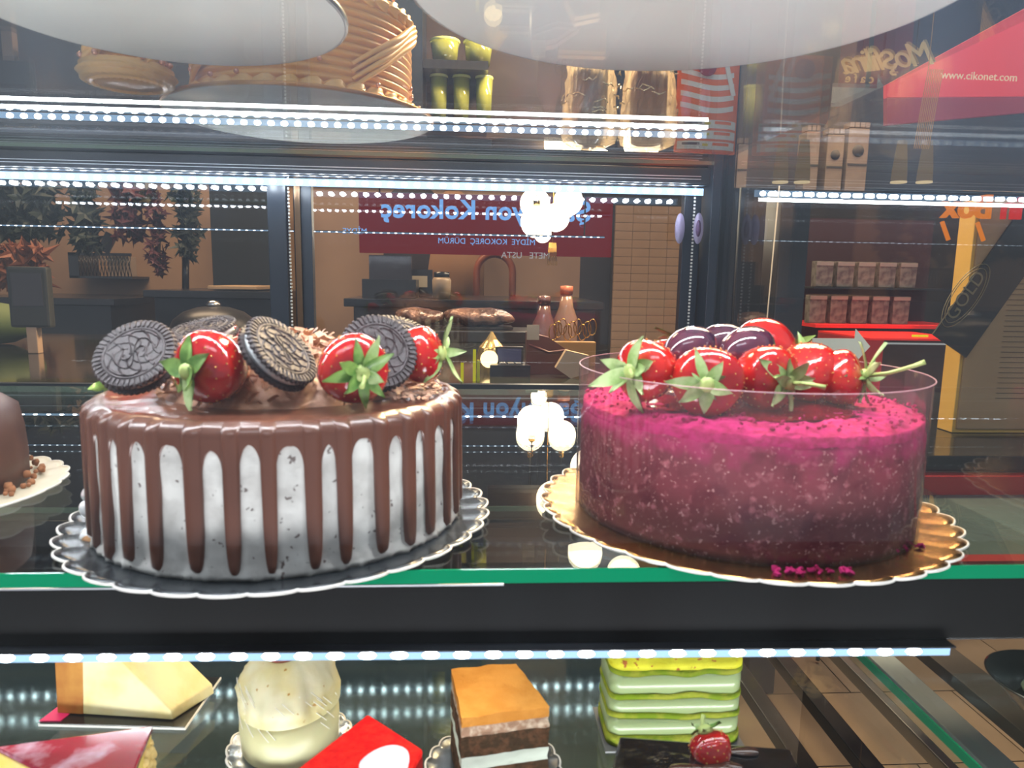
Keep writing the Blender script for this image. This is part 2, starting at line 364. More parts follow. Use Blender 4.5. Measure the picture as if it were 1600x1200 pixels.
for i in range(NS):
    a = 2*PI*i/NS; best = None; Ls = .016
    for (c, L_, hw, l0) in drips:
        d = abs((a-c+PI) % (2*PI)-PI)
        if best is None or d < best[0]: best = (d, L_, hw, l0)
    d, L_, hw, l0 = best; base = .010+.004*noise.noise(Vector((cos(a)*4, sin(a)*4, 3)))
    # arch: ganache edge falls from the gap top into the drip
    u = d/hw; g = min(1, max(0, 1-(d-hw)/max(.004, PI/ND-hw)))
    L = base+.013*(1-math.sqrt(max(0, 1-g*g)))
    th = .0012+.0004*noise.noise(Vector((cos(a)*7, sin(a)*7, 0)))
    if u < 1: L = max(base+.013, base+(L_-base)*(1-u**4)**(1/2.5)); th = .0013+.0023*math.sqrt(1-u*u)
    for r in tops:
        dimple = .0010*max(0, sin(46*a))*math.exp(-((r-.100)/.0022)**2)
        z = H1+.0015+.0016*math.exp(-((r-.107)/.004)**2)-dimple+.0006*noise.noise(Vector((r*cos(a)*60, r*sin(a)*60, 1)))
        V.append((r*cos(a), r*sin(a), z))
    for q in range(1, 6):                     # rounded shoulder
        t = q/6*PI/2; rr = .107+(R1+th-.107)*sin(t); V.append((rr*cos(a), rr*sin(a), H1+.0025-.0075*(1-cos(t))))
    for q in range(0, 19):
        v = q/18; z = H1-.005-(L-.005)*v
        k = 1 if v < .93 else math.sqrt(max(0, 1-((v-.93)/.07)**2))
        tt = th*(.85+.25*v if u < 1 else 1)
        rr = R1-.0006+(tt+.0006)*k; V.append((rr*cos(a), rr*sin(a), z))
nn = len(tops)+5+19
for i in range(NS):
    j = (i+1) % NS
    for q in range(nn-1): Fc.append((i*nn+q, i*nn+q+1, j*nn+q+1, j*nn+q))
m = MB(); m.add(V, Fc, True); m.obj('ganache', ganache, cake1)
# piped cream showing near the front of the top, and broken patches at the foot
wc = mat('white whipped cream', (.80, .80, .78), .4, sss=.15)
def blob(name, c, rx, ry, rz, m, parent, n=20, amp=.15, sc=90, seed=0):
    mb = MB(); prof = [(sin(PI*i/14), -cos(PI*i/14)) for i in range(1, 14)]
    mb.lathe(prof, n*2, smooth=True); o = mb.v; out = []
    for p in o:
        v = Vector(p); k = 1+amp*noise.noise(Vector((v.x*rx, v.y*ry, v.z*rz))*sc+Vector((seed, 0, 0)))*2
        out.append((v.x*rx*k, v.y*ry*k, v.z*rz*k))
    mb.v = out; ob = mb.obj(name, m, parent, loc=c); return ob
for i, (px, py) in enumerate(((375, 628), (415, 627), (455, 624), (620, 606))):
    p = atz(px, py, Z0+H1+.004)-C1-Vector((0, 0, .002)); blob('cream_smear', p, .012, .005, .0018, wc, cake1, seed=i)
for i, (px, py) in enumerate(((155, 770), (170, 790), (150, 858), (195, 870), (165, 862))):
    p = at(px, py, C1.y-.045+.0)-C1; d = Vector((p.x, p.y, 0)); d.normalize(); z = max(.002, p.z); q = d*(R1+.001); q.z = z-.002
    blob('broken_cream', q, .006, .005, .005, wc if i != 3 else mat('sponge crumb', (.4, .2, .08), .8), cake1, seed=i+5, amp=.3)
# shaved chocolate heap
shav = mat('shaved milk chocolate', (.60, .37, .25), .5, col2=(.40, .21, .13), cscale=120)
def mound(name, R, h, m, parent, n=90, amp=.002, loc=(0, 0, 0), sc=70):
    return MB().lathe([(.0005, h)]+[(R*i/12, h*(1-(i/12)**2)) for i in range(1, 13)], n, cap=False,
        fr=lambda a, r, z: (r, z+amp*noise.noise(Vector((r*cos(a), r*sin(a), 0))*sc))).obj(name, m, parent, loc=loc)
mound('shavings_heap', .080, .033, shav, cake1, loc=(0, .012, H1+.001))
mb = MB()
for i in range(900):
    a = random.uniform(0, 2*PI); r = .084*math.sqrt(random.random()); x, y = r*cos(a), r*sin(a)+.012
    z = H1+.002+.0335*(1-(r/.084)**2)+random.uniform(0, .005)
    M = Matrix.Translation((x, y, z)) @ Euler((random.uniform(-.9, .9), random.uniform(-.9, .9), random.uniform(0, 6.3))).to_matrix().to_4x4()
    l = random.uniform(.004, .011); wd = random.uniform(.0015, .004); v = []
    for q in range(5):
        t = q/4; ang = t*random.uniform(1.2, 2.2)
        v += [(l*(t-.5), -wd/2, .0022*sin(ang)), (l*(t-.5), wd/2, .0022*sin(ang)+.0004)]
    mb.add(v, [(2*q, 2*q+1, 2*q+3, 2*q+2) for q in range(4)], False, M)
stuff(mb.obj('chocolate_shavings', shav, cake1))
mb = MB()
for i in range(160):
    a = random.uniform(-.5, .9); r = random.uniform(.08, .104); x, y = r*cos(a), r*sin(a)
    M = Matrix.Translation((x, y, H1+.0035)) @ Euler((random.uniform(-.5, .5), random.uniform(-.5, .5), random.uniform(0, 6.3))).to_matrix().to_4x4()
    mb.add([(-.004, -.001, 0), (-.004, .001, .0006), (0, -.001, .0015), (0, .001, .002), (.004, -.001, 0), (.004, .001, 0)], [(0, 1, 3, 2), (2, 3, 5, 4)], False, M)
stuff(mb.obj('chocolate_shavings', shav, cake1))

# ---- sandwich cookies
wafer = mat('dark cocoa wafer', (.042, .031, .033), .5, col2=(.062, .047, .048), cscale=300, bump=.3, bscale=500); filling = mat('white filling', (.72, .74, .74), .5)
RC = .0235
WAF = [None]
def make_cookie(label, c, nrm, cat='cookie', grp=None, spin=0):
    t = thing('sandwich_cookie', label, cat, c); t.rotation_euler = (basis(nrm) @ Matrix.Rotation(spin, 3, 'Z')).to_euler()
    for s in (1, -1):
        pr = [(.001, .0022), (RC*.9, .0022), (RC*1.0, .0026), (RC*1.0, .0042), (RC*.955, .0052), (RC*.93, .0050), (.001, .0050)]
        if WAF[0] is None:
            def relief(a, q):                 # raised bars round the rim, a ring, and scrolls inside it
                if q > .93: return .0006*(sin(44*a) > -.1)
                if q > .78: return .0009*(sin(44*a) > 0)
                if .72 < q < .76: return .0007
                if q < .70:
                    v = sin(3*a+9*q+1.6*sin(2*a-5*q)); w2 = sin(4*a-11*q)
                    return .0008*(abs(v) < .33)+.0005*(abs(w2) < .22)*(q > .2)
                return 0
            pr = [(.001, .0022), (RC*.9, .0022), (RC*1.0, .0026), (RC*1.0, .0040), (RC*.97, .0047)]+[(RC*q/40, .0046) for q in range(38, 0, -1)]
            def fr(a, r, z):
                if r > RC*.96 and z < .0041: return r*(1+(.022 if sin(44*a) > 0 else -.022))
                return (r, z+relief(a, r/RC)) if z > .0045 else r
            o = MB().lathe(pr, 352, fr=fr, smooth=False).obj('wafer', wafer, t); WAF[0] = o
        else: o = copy(WAF[0], t)
        o.rotation_euler = (0, 0, 0) if s > 0 else (PI, 0, 0)
    MB().lathe([(.001, -.0022), (RC*.88, -.0022), (RC*.91, 0), (RC*.88, .0022), (.001, .0022)], 60).obj('filling', filling, t)
    return t
ZT = Z0+.002+H1+.002
def up_to(px, py, Y, lift=0): p = at(px, py, Y); return p
make_cookie('embossed black sandwich cookie leaning at the left rim of the chocolate cake', at(215, 558, .422), (-.06, -.74, .62), spin=.3)
make_cookie('black sandwich cookie seen edge-on, leaning right between the two front strawberries', at(435, 553, .405), (.72, -.26, .64))
make_cookie('black sandwich cookie leaning back behind the front right strawberry', at(590, 552, .430), (.35, -.80, .42))
make_cookie('half hidden black sandwich cookie behind the heap, its white filling showing at right', at(622, 527, .500), (.25, -.35, .85))
make_cookie('black sandwich cookie lying at the back left of the chocolate heap', at(318, 520, .52), (-.15, -.25, .9))

# ---- strawberries
berry = mat('glazed strawberry', (.38, .004, .007), .12, coat=.9, sss=.08, col2=(.52, .014, .008), cscale=45, bump=.4, bscale=75, dist=.003)
seedm = mat('strawberry seed', (.65, .30, .06), .4)
leafm = mat('strawberry leaf', (.07, .18, .02), .5, col2=(.20, .34, .07), cscale=110, coat=.2)
leafp = mat('pale strawberry leaf', (.20, .32, .08), .5, col2=(.40, .50, .22), cscale=90)
stemm = mat('stem green', (.38, .46, .14), .5)
def leaf_mesh(l, w_, curl, seed):
    rr = random.Random(seed); v = []; f = []; n = 7
    for i in range(n+1):
        t = i/n; ww = w_*(sin(PI*min(1, t*.92+.10)))**.8*(1-t*.25) if i < n else .0002
        bend = curl*t*t*l; z = bend; x = l*t*(1-.15*abs(curl)*t)
        v += [(x, -ww/2, z+.0008*sin(t*6+seed)), (x, 0, z-.0009), (x, ww/2, z+.0008*sin(t*5+seed*2))]
    for i in range(n):
        for k in range(2): a = i*3+k; f.append((a, a+3, a+4, a+1))
    nb = len(v); v += [(x, y, z+.0006) for x, y, z in v]; f += [tuple(reversed([i+nb for i in q])) for q in f]
    return v, f
def strawberry(label, c, calyx_dir, R=.0185, L=.038, leaves=7, pale=False, stem=0, group=None, leaf=.019, spin=0, sd=1):
    t = thing('strawberry', label, 'strawberry', c); t.rotation_euler = (basis(calyx_dir) @ Matrix.Rotation(spin, 3, 'Z')).to_euler()
    if group: t['group'] = group
    pr = []; n = 18
    for i in range(n+1):
        u = i/n; z = L*(.42-u); r = R*min(1, math.sqrt(max(0, 1-(1-min(1, u/.30))**2)))*(1-max(0, (u-.3)/.7)**2.1)**.75 if 0 < u < 1 else .0006
        pr.append((max(.0006, r), z))
    fl_ = MB().lathe(pr[::-1], 36, fr=lambda a, r, z: r*(1+.03*sin(3*a+sd))).obj('flesh', berry, t)
    sb = MB(); 
    for j in range(2, n-1):
        r, z = pr[j]; k = max(4, int(2*PI*r/.0062))
        if j % 2: continue
        for i in range(k):
            a = 2*PI*(i+.5*((j//2) % 2))/k+sd; sb.ball(Vector((r*cos(a), r*sin(a), z))*1.0, .00055, 5, k=4)
    stuff(sb.obj('seeds', seedm, fl_))
    zt = L*.42+.0005; rr = random.Random(sd)
    hub = MB().lathe([(.0005, -.002), (.005, -.001), (.0045, .0015), (.002, .0025)], 14).obj('calyx', stemm, t, loc=(0, 0, zt))
    for i in range(leaves):
        v, f = leaf_mesh(leaf*rr.uniform(.65, 1.2), leaf*rr.uniform(.30, .46), rr.uniform(-.5, .35), sd*7+i)
        a = 2*PI*i/leaves+rr.uniform(-.25, .25)
        o = MB().add(v, f, True).obj('leaf', leafp if (pale or rr.random() < .3) else leafm, hub)
        o.location = (0, 0, 0); o.rotation_euler = (rr.uniform(-.3, .3), rr.uniform(-.5, .3), a)
    if stem: 
        MB().tube([(0, 0, 0), (.001, .0015, stem*.4), (.004, .002, stem*.8), (.006, .002, stem)], [.0013, .0012, .0012, .0016], 8).obj('stem', stemm, hub)
    return t
strawberry('glazed strawberry with drooping green leaves beside the left embossed cookie', at(331, 573, .40), (-.42, -.85, -.05), R=.0205, L=.040, leaves=6, leaf=.026, sd=2)
strawberry('glazed strawberry with spiky star of leaves at the front of the chocolate cake', at(550, 575, .40), (.42, -.85, -.05), R=.0200, L=.040, leaves=9, leaf=.020, stem=.010, sd=3)
strawberry('glazed strawberry at the right of the chocolate cake, leaves pointing right', at(655, 555, .455), (.92, -.25, .12), R=.0185, L=.036, leaves=6, leaf=.022, pale=True, sd=4)
strawberry('strawberry hidden behind the chocolate shavings, only its red top showing', at(350, 530, .53), (-.2, .6, -.2), R=.014, L=.028, sd=5)
strawberry('strawberry behind the left embossed cookie, one green leaf tip showing', at(200, 596, .475), (-.9, -.2, -.1), R=.013, L=.028, sd=6)

# ---- pink cake
H2 = .0735; R2 = .1130
def pinkmat(name, top):
    m = mat(name, (.30, .030, .065), .85, spec=.12, bump=.8 if top else .25, bscale=260 if top else 120, col2=(.17, .035, .048), cscale=24, cmix=(.35, .65), dist=.003 if top else .002)
    return m
pside = pinkmat('raspberry crumb pressed behind foil', False); ptop = mat('loose raspberry crumb', (.45, .020, .13), .9, spec=.12, bump=.5, bscale=300, col2=(.30, .010, .07), cscale=160, dist=.003)
# the side turns from raspberry pink at the top to red brown sponge at the foot, with pale flecks
def side_gradient(m):
    N = m.node_tree.nodes; L = m.node_tree.links; b = N['Principled BSDF']; src = b.inputs['Base Color'].links[0].from_socket
    tc = N.new('ShaderNodeTexCoord'); sp = N.new('ShaderNodeSeparateXYZ'); L.new(tc.outputs['Object'], sp.inputs[0])
    n = N.new('ShaderNodeTexNoise'); n.inputs['Scale'].default_value = 22; L.new(tc.outputs['Object'], n.inputs['Vector'])
    a = N.new('ShaderNodeMath'); a.operation = 'MULTIPLY_ADD'; L.new(n.outputs[0], a.inputs[0]); a.inputs[1].default_value = .05; L.new(sp.outputs[2], a.inputs[2])
    r = N.new('ShaderNodeMapRange'); L.new(a.outputs[0], r.inputs[0]); r.inputs[1].default_value = .105; r.inputs[2].default_value = .04; 
    mx = N.new('ShaderNodeMix'); mx.data_type = 'RGBA'; L.new(r.outputs[0], mx.inputs['Factor']); L.new(src, mx.inputs['A']); mx.inputs['B'].default_value = (.165, .036, .032, 1)
    L.new(mx.outputs['Result'], b.inputs['Base Color'])
side_gradient(pside)
def top_dust(m):                             # the loose crumb of the top runs over the shoulder in a ragged band
    N = m.node_tree.nodes; L = m.node_tree.links; b = N['Principled BSDF']; src = b.inputs['Base Color'].links[0].from_socket
    tc = N.new('ShaderNodeTexCoord'); sp = N.new('ShaderNodeSeparateXYZ'); L.new(tc.outputs['Object'], sp.inputs[0])
    n = N.new('ShaderNodeTexNoise'); n.inputs['Scale'].default_value = 70; n.inputs['Detail'].default_value = 6; L.new(tc.outputs['Object'], n.inputs['Vector'])
    a = N.new('ShaderNodeMath'); a.operation = 'MULTIPLY_ADD'; L.new(n.outputs[0], a.inputs[0]); a.inputs[1].default_value = .045; L.new(sp.outputs[2], a.inputs[2])
    r = N.new('ShaderNodeMapRange'); L.new(a.outputs[0], r.inputs[0]); r.inputs[1].default_value = .078; r.inputs[2].default_value = .098
    mx = N.new('ShaderNodeMix'); mx.data_type = 'RGBA'; L.new(r.outputs[0], mx.inputs['Factor']); L.new(src, mx.inputs['A']); mx.inputs['B'].default_value = (.42, .020, .12, 1)
    L.new(mx.outputs['Result'], b.inputs['Base Color'])
add_specks(pside, 60, .50, (.12, .012, .02), det=7, soft=.16); add_specks(pside, 160, .56, (.40, .13, .14), det=7, soft=.16); add_specks(pside, 420, .64, (.48, .24, .22)); top_dust(pside)
cake2 = thing('velvet_cake', 'raspberry pink crumb-coated cake inside a clear foil collar', 'cake', C2+Vector((0, 0, .002)))
MB().lathe([(.001, 0), (R2, 0)]+[(R2, H2*i/16) for i in range(1, 15)]+[(R2-.002, H2-.003), (R2-.008, H2-.0005), (.001, H2)], 160,
    fr=lambda a, r, z: r+.0006*noise.noise(Vector((cos(a)*14, sin(a)*14, z*120)))).obj('sponge_body', pside, cake2)
MB().lathe([(R2-.001, H2-.006), (R2-.0012, H2)]+[(R2*(1-i/40)-.003, H2+.004*min(1, i/4)) for i in range(0, 39)], 220, cap=False,
    fr=lambda a, r, z: (r, z+.0018*noise.noise(Vector((r*cos(a), r*sin(a), 0))*110)+.0009*noise.noise(Vector((r*cos(a), r*sin(a), 2))*330))).obj('crumb_top', ptop, cake2)
mb = MB()
for i in range(420):
    a = random.uniform(0, 2*PI); r = random.uniform(.075, .111); s_ = random.uniform(.0004, .0012)
    M = Matrix.Translation((r*cos(a), r*sin(a), H2+.0040+random.uniform(-.001, .0015))) @ Euler((random.random()*3, random.random()*3, 0)).to_matrix().to_4x4()
    mb.box(-s_, s_, -s_, s_, -s_*.7, s_*.7, M)
stuff(mb.obj('loose_crumbs', ptop, cake2))
glz = mat('red mirror glaze', (.16, .002, .012), .05, coat=1, bump=.4, bscale=55, dist=.004)
mound('glaze', .078, .006, glz, cake2, loc=(-.004, -.010, H2+.0035), amp=.003, sc=60)
col = bpy.data.materials.new('clear foil'); col.use_nodes = True; N = col.node_tree.nodes; L = col.node_tree.links; N.clear()
o_ = N.new('ShaderNodeOutputMaterial'); t_ = N.new('ShaderNodeBsdfTransparent'); t_.inputs[0].default_value = (.95, .90, .92, 1); g_ = N.new('ShaderNodeBsdfGlossy'); g_.inputs['Roughness'].default_value = .07
f_ = N.new('ShaderNodeFresnel'); thin_ior(N, L, f_, 1.55); m_ = N.new('ShaderNodeMixShader'); tc = N.new('ShaderNodeTexCoord'); mp = N.new('ShaderNodeMapping'); mp.inputs['Scale'].default_value = (30, 30, 9)
n_ = N.new('ShaderNodeTexNoise'); n_.inputs['Scale'].default_value = 1; bp = N.new('ShaderNodeBump'); bp.inputs['Distance'].default_value = .002; bp.inputs['Strength'].default_value = .5
L.new(tc.outputs['Object'], mp.inputs[0]); L.new(mp.outputs[0], n_.inputs['Vector']); L.new(n_.outputs[0], bp.inputs['Height']); L.new(bp.outputs[0], g_.inputs['Normal']); L.new(bp.outputs[0], f_.inputs['Normal'])
L.new(f_.outputs[0], m_.inputs[0]); L.new(t_.outputs[0], m_.inputs[1]); L.new(g_.outputs[0], m_.inputs[2])
df_ = N.new('ShaderNodeBsdfTranslucent'); df_.inputs[0].default_value = (.85, .6, .65, 1); d2_ = N.new('ShaderNodeBsdfDiffuse'); d2_.inputs[0].default_value = (.9, .62, .66, 1)
ad_ = N.new('ShaderNodeMixShader'); L.new(df_.outputs[0], ad_.inputs[1]); L.new(d2_.outputs[0], ad_.inputs[2])
m2_ = N.new('ShaderNodeMixShader'); m2_.inputs[0].default_value = .04; L.new(m_.outputs[0], m2_.inputs[1]); L.new(ad_.outputs[0], m2_.inputs[2]); L.new(m2_.outputs[0], o_.inputs[0])
mb = MB(); v = []; f = []; n = 200; a0 = -.35
for i in range(n+12):
    a = a0+2*PI*i/n; r = R2+.0022+.0007*sin(3*a)+(.0012 if i >= n else 0)
    for q in range(7): v.append((r*cos(a), r*sin(a), .0985*q/6))
for i in range(n+11):
    for q in range(6): f.append((i*7+q, (i+1)*7+q, (i+1)*7+q+1, i*7+q+1))
mb.add(v, f, True); mb.obj('foil_collar', col, cake2)
mb = MB()
mb.tube([((R2+.0022)*cos(2*PI*i/120), (R2+.0022)*sin(2*PI*i/120), .0985) for i in range(120)], .00028, 5, closed=True)
mb.obj('collar_edge', mat('collar edge', (.55, .32, .36), .3), cake2)
crm = mat('loose raspberry crumb', )
mb = MB()
for i in range(60):
    p = atz(random.uniform(1340, 1440), random.uniform(838, 862), Z0+.003)-C2 if i < 30 else atz(random.uniform(1210, 1330), random.uniform(888, 900), Z0+.003)-C2
    s_ = random.uniform(.0006, .0018); M = Matrix.Translation((p.x, p.y, .0018)) @ Euler((random.random(), random.random(), random.random()*3)).to_matrix().to_4x4(); mb.box(-s_, s_, -s_, s_, -s_*.5, s_*.5, M)
stuff(mb.obj('fallen_crumbs', ptop, cake2))
# fruit on the pink cake
grape = mat('glazed black grape', (.035, .012, .035), .06, coat=1, col2=(.09, .02, .04), cscale=40)
def grape_obj(label, c, rx, rz, rot):
    t = thing('black_grape', label, 'grape', c, rot=rot)
    MB().lathe([(max(.0005, rx*sin(PI*i/18)), -rz*cos(PI*i/18)) for i in range(19)], 32).obj('skin', grape, t)
    MB().lathe([(.0004, rz*.97), (.0018, rz*.985), (.0012, rz*1.03), (.0004, rz*1.05)], 10).obj('stem_scar', mat('grape scar', (.25, .15, .08), .6), t)
    return t
grape_obj('glazed black grape at the left of the fruit heap, behind the front strawberry', at(1078, 545, .47), .0150, .0195, (0, 1.2, .2))
grape_obj('glazed black grape at the back of the fruit heap, half hidden between two others', at(1125, 535, .50), .0135, .0185, (0, 1.3, -.2))
grape_obj('glazed black grape with long white highlights in front of the halved strawberry', at(1168, 545, .455), .0150, .0215, (0, 1.4, .5))
SB = strawberry
SB('strawberry with pale star leaves at the left end of the pink cake', at(1012, 578, .430), (-.72, -.62, .05), R=.0195, L=.042, leaves=9, pale=True, leaf=.023, stem=.006, sd=11)
SB('strawberry whose pale open calyx faces front, left of the centre of the pink cake', at(1105, 595, .415), (-.30, -.92, .02), R=.0215, L=.042, leaves=9, pale=True, leaf=.022, sd=12)
SB('strawberry lying sideways with pale leaves and a stem pointing left, front of pink cake', at(1196, 590, .425), (.42, -.84, -.05), R=.0210, L=.042, leaves=10, pale=True, leaf=.022, stem=.020, spin=2.2, sd=13)
SB('plain red strawberry side between the two right calyxes on the pink cake', at(1262, 584, .445), (.35, .6, .2), R=.0200, L=.046, leaves=5, sd=14)
SB('strawberry at the right end of the pink cake with two long green stems', at(1310, 592, .440), (.78, -.50, .18), R=.0185, L=.036, leaves=10, pale=True, leaf=.021, stem=.034, spin=1.0, sd=15)
SB('small strawberry at the back left of the pink cake with a raised leaf', at(1046, 556, .50), (.25, .1, .95), R=.014, L=.028, leaves=5, leaf=.018, sd=16)
t = thing('halved_strawberry', 'halved glazed strawberry standing at the back of the fruit heap', 'strawberry', at(1195, 545, .495), rot=(1.1, 0, .1))
MB().lathe([(.0005, 0)]+[(.0235*cos(i/12*PI/2)**.9, .016*sin(i/12*PI/2)) for i in range(12)]+[(.0005, .0162)], 40).obj('flesh', berry, t)
MB().lathe([(.0005, -.0012), (.0215, -.0012), (.0225, 0), (.0005, .0002)], 40).obj('cut_face', mat('strawberry cut face', (.75, .16, .09), .2, coat=1, col2=(.6, .03, .02), cscale=90), t)
v, f = leaf_mesh(.02, .006, .2, 3); MB().add(v, f, True).obj('leaf', leafm, t, loc=(.02, .002, .0)).rotation_euler = (0, -.7, .2)

# ---- cake cut by the left edge of the photo
p = atz(-150, 770, Z0); cl = thing('chocolate_cake', 'plain brown chocolate cake cut off by the left edge, crumbs round its foot', 'cake', (p.x, p.y, Z0+.002))
p3 = p; RL = .075
choc = mat('dull chocolate icing', (.075, .028, .02), .45, spec=.3, bump=.2, bscale=60, col2=(.10, .04, .026), cscale=20)
MB().lathe([(.001, 0), (RL, 0), (RL+.001, .02), (RL, .04), (RL-.003, .057), (RL-.012, .064), (.001, .065)], 90, fr=lambda a, r, z: r*(1+.012*noise.noise(Vector((cos(a)*5, sin(a)*5, z*40))))).obj('icing', choc, cl)
mb = MB()
for i in range(150):
    a = random.uniform(0, 2*PI); r = RL+random.uniform(.001, .010); mb.ball(Vector((r*cos(a), r*sin(a), random.uniform(.001, .007))), random.uniform(.0015, .0035), 6, k=4)
stuff(mb.obj('crumb_border', mat('orange brown crumb', (.33, .13, .05), .8), cl))
scallop_board('pale scalloped board under the brown cake at the left edge', Vector((p.x, p.y, Z0)), RL+.026, 26, mat('cream card board', (.62, .56, .42), .4), white_rim)

# =====================================================================  UPPER SHELF
under = mat('pale grey board underside', (.66, .65, .60), .6, col2=(.60, .59, .55), cscale=6, bump=.05, bscale=120)
def round_board(label, px, py, R, rimc=(.35, .35, .34), off=0, cen=None):
    q = atz(px, py, ZU); d = Vector((q.x, q.y, 0)).normalized(); c = Vector((q.x, q.y, ZU))-d*R*1.0
    if cen is not None: c = cen
    t = thing('round_cake_board', label, 'cake board', c)
    MB().lathe([(.001, .0003), (R-.001, .0003), (R, .0012), (R, .0030), (R-.001, .0036), (.001, .0036)], 120, smooth=False).obj('disc', under, t)
    MB().lathe([(R-.0018, .0001), (R+.0004, .0009), (R+.0006, .0034), (R-.001, .0040)], 120, cap=False).obj('rim', mat('dark foil rim' if off else 'warm foil rim', rimc, .35, .6), t)
    return t, c
round_board('large pale round cake board seen from below, at the top left', 255, 96, .119, off=1, rimc=(.1, .1, .11))
round_board('large pale round cake board seen from below, at the top right', 1068, 111, .165, off=1, rimc=(.1, .1, .11))
cc = (atz(250, 155, ZU)+atz(655, 210, ZU))/2; cc.y += .006
bt, bc = round_board('pale round board under the piped caramel cake, seen from below', 560, 236, .141, rimc=(.6, .3, .1), cen=cc)
print('boards', bc)
# caramel cake
cara = mat('caramel buttercream', (.86, .48, .14), .42, sss=.12, col2=(.80, .41, .11), cscale=12)
cara2 = mat('caramel buttercream border', (.90, .52, .17), .38, coat=.2)
def caramel(label, c, R, H, sw=True):
    t = thing('caramel_cake', label, 'cake', c)
    pr = [(.001, 0), (R, 0)]; n = 88
    for i in range(n+1):
        z = H*(.05+.9*i/n); pr.append((R+.0036*abs(sin(PI*i/8)), z))
    pr += [(R-.004, H), (.001, H+.001)]
    MB().lathe(pr, 120).obj('ribbed_body', cara, t)
    for ring, (zr, rr, k) in enumerate(((.007, R+.004, 34), (H, R-.001, 40))):
        b0 = None
        for i in range(k):
            if b0 is None:
                mb = MB(); mb.lathe([(.0005, -.013), (.004, -.0105), (.0078, -.003), (.0085, .003), (.005, .009), (.0005, .012)], 24, fr=lambda a, r, z: r*(1+.18*sin(7*a)))
                b0 = mb.obj('shell_border', cara2, t); o = b0
            else: o = copy(b0, t)
            a = 2*PI*i/k; o.location = (rr*cos(a), rr*sin(a), zr); o.rotation_euler = Euler((0, PI/2, a+PI/2+.25))
    # ruffled swags hung on the side
    for s_ in range(4):
        mb = MB(); c0 = 2*PI*s_/4+4.75
        for q in range(4):
            pts = []; 
            for i in range(26):
                u = i/25; a = c0-u*1.0; z = H*.93-(H*.74)*(4*(u-.5)**2*-1+1)*.0-H*.78*u**1.15*(1-.12*q*.3)+.0045*q-.004
                pts.append(((R+.006+.002*sin(q+u*9))*cos(a), (R+.006+.002*sin(q+u*9))*sin(a), max(.012, z)))
            mb.tube(pts, [.0035*(.5+.5*sin(PI*min(1, i/25*.9+.1))) for i in range(26)], 8)
        mb.obj('swag', cara2, t)
    prl = mat('pink sugar pearl', (.75, .36, .25), .12, .5, coat=.8); b0 = None
    for i in range(34):
        a = 2*PI*i/17+.3*(i % 2)+random.uniform(-.1, .1); z = (.016, H*.33, H*.62, H+.010)[i % 4]; r = R+(.011 if i % 4 == 0 else .0035 if i % 4 < 3 else .004)
        if b0 is None: b0 = MB().ball(Vector((0, 0, 0)), .0026, 14).obj('sugar_pearl', prl, t); o = b0
        else: o = copy(b0, t)
        o.location = (r*cos(a), r*sin(a), z)
    return t
caramel('caramel cream cake with piped ridges, swags and pearls on the topmost shelf', bc+Vector((0, .012, .004)), .113, .098)
q = at(200, 120, .69); caramel('second caramel cake standing in for a reflection, mostly hidden by the top left board', Vector((q.x, .69, ZU+.001)), .028, .034)  # small cake put in where an orange reflection shows

# clear cups in wrapping and the orange pouch
clear = glass('crinkled clear plastic', (.93, .90, .86), 1.55, rough=.06, film=.75, fcol=(.95, .82, .62))
def clear_bag(label, px, py, R, H, red=False):
    q = at(px, py, .93); c = Vector((q.x, .93, ZU+.0005)); t = thing('clear_bag', label, 'bag', c)
    def fr(a, r, z):
        k = noise.noise(Vector((cos(a)*3.2, sin(a)*3.2, z*45+px)))*.16+noise.noise(Vector((cos(a)*9, sin(a)*9, z*120)))*.09; return r*(1+k)
    MB().lathe([(.001, .002), (R*.6, .0), (R*.9, .006), (R, .02)]+[(R*(1-.02*i), .02+(H-.02)*i/14) for i in range(1, 15)], 72, fr=fr, smooth=False, cap=False).obj('film', clear, t)
    mb = MB()
    for i in range(26):
        a = random.uniform(0, 6.28); z = random.uniform(.01, H*.8); pts = []
        for q_ in range(5):
            aa = a+q_*.12; pts.append((R*1.01*cos(aa), R*1.01*sin(aa), z+random.uniform(-.003, .003)))
        mb.tube(pts, .0010, 4)
    mb.obj('crease', mat('gold crease glint', (.95, .80, .5), .2, .8), t)  # gold metal strands stand in for bright reflections on the film
    MB().lathe([(.001, .006), (R*.5, .006), (R*.62, H*.3), (R*.62, H*.8), (.001, H*.82)], 30, fr=lambda a, r, z: r*(1+.15*noise.noise(Vector((cos(a)*3, sin(a)*3, z*60))))).obj('filling', mat('red brown sweets' if red else 'brown sweets', (.22, .07, .05) if red else (.12, .09, .06), .4, coat=.4, bump=.6, bscale=120), t)
clear_bag('crinkled clear bag standing behind the lit globe, left of two', 920, 220, .036, .12)
clear_bag('crinkled clear bag with reddish filling beside the orange pouch', 1010, 235, .037, .12, True)
q = at(1098, 222, .95); t = thing('drink_pouch', 'orange and white striped pouch with berry picture on topmost shelf', 'pouch', (q.x+.004, .95, ZU+.001), rot=(0, 0, .12))
om = mat('orange print', (.95, .17, .02), .35); wm = mat('white print', (.85, .78, .68), .4)
def bulge(x, z, W, H, T): return T*(1-(x/W*2)**4)*(.35+.65*sin(PI*min(1, max(0, z/H*.9+.08))))
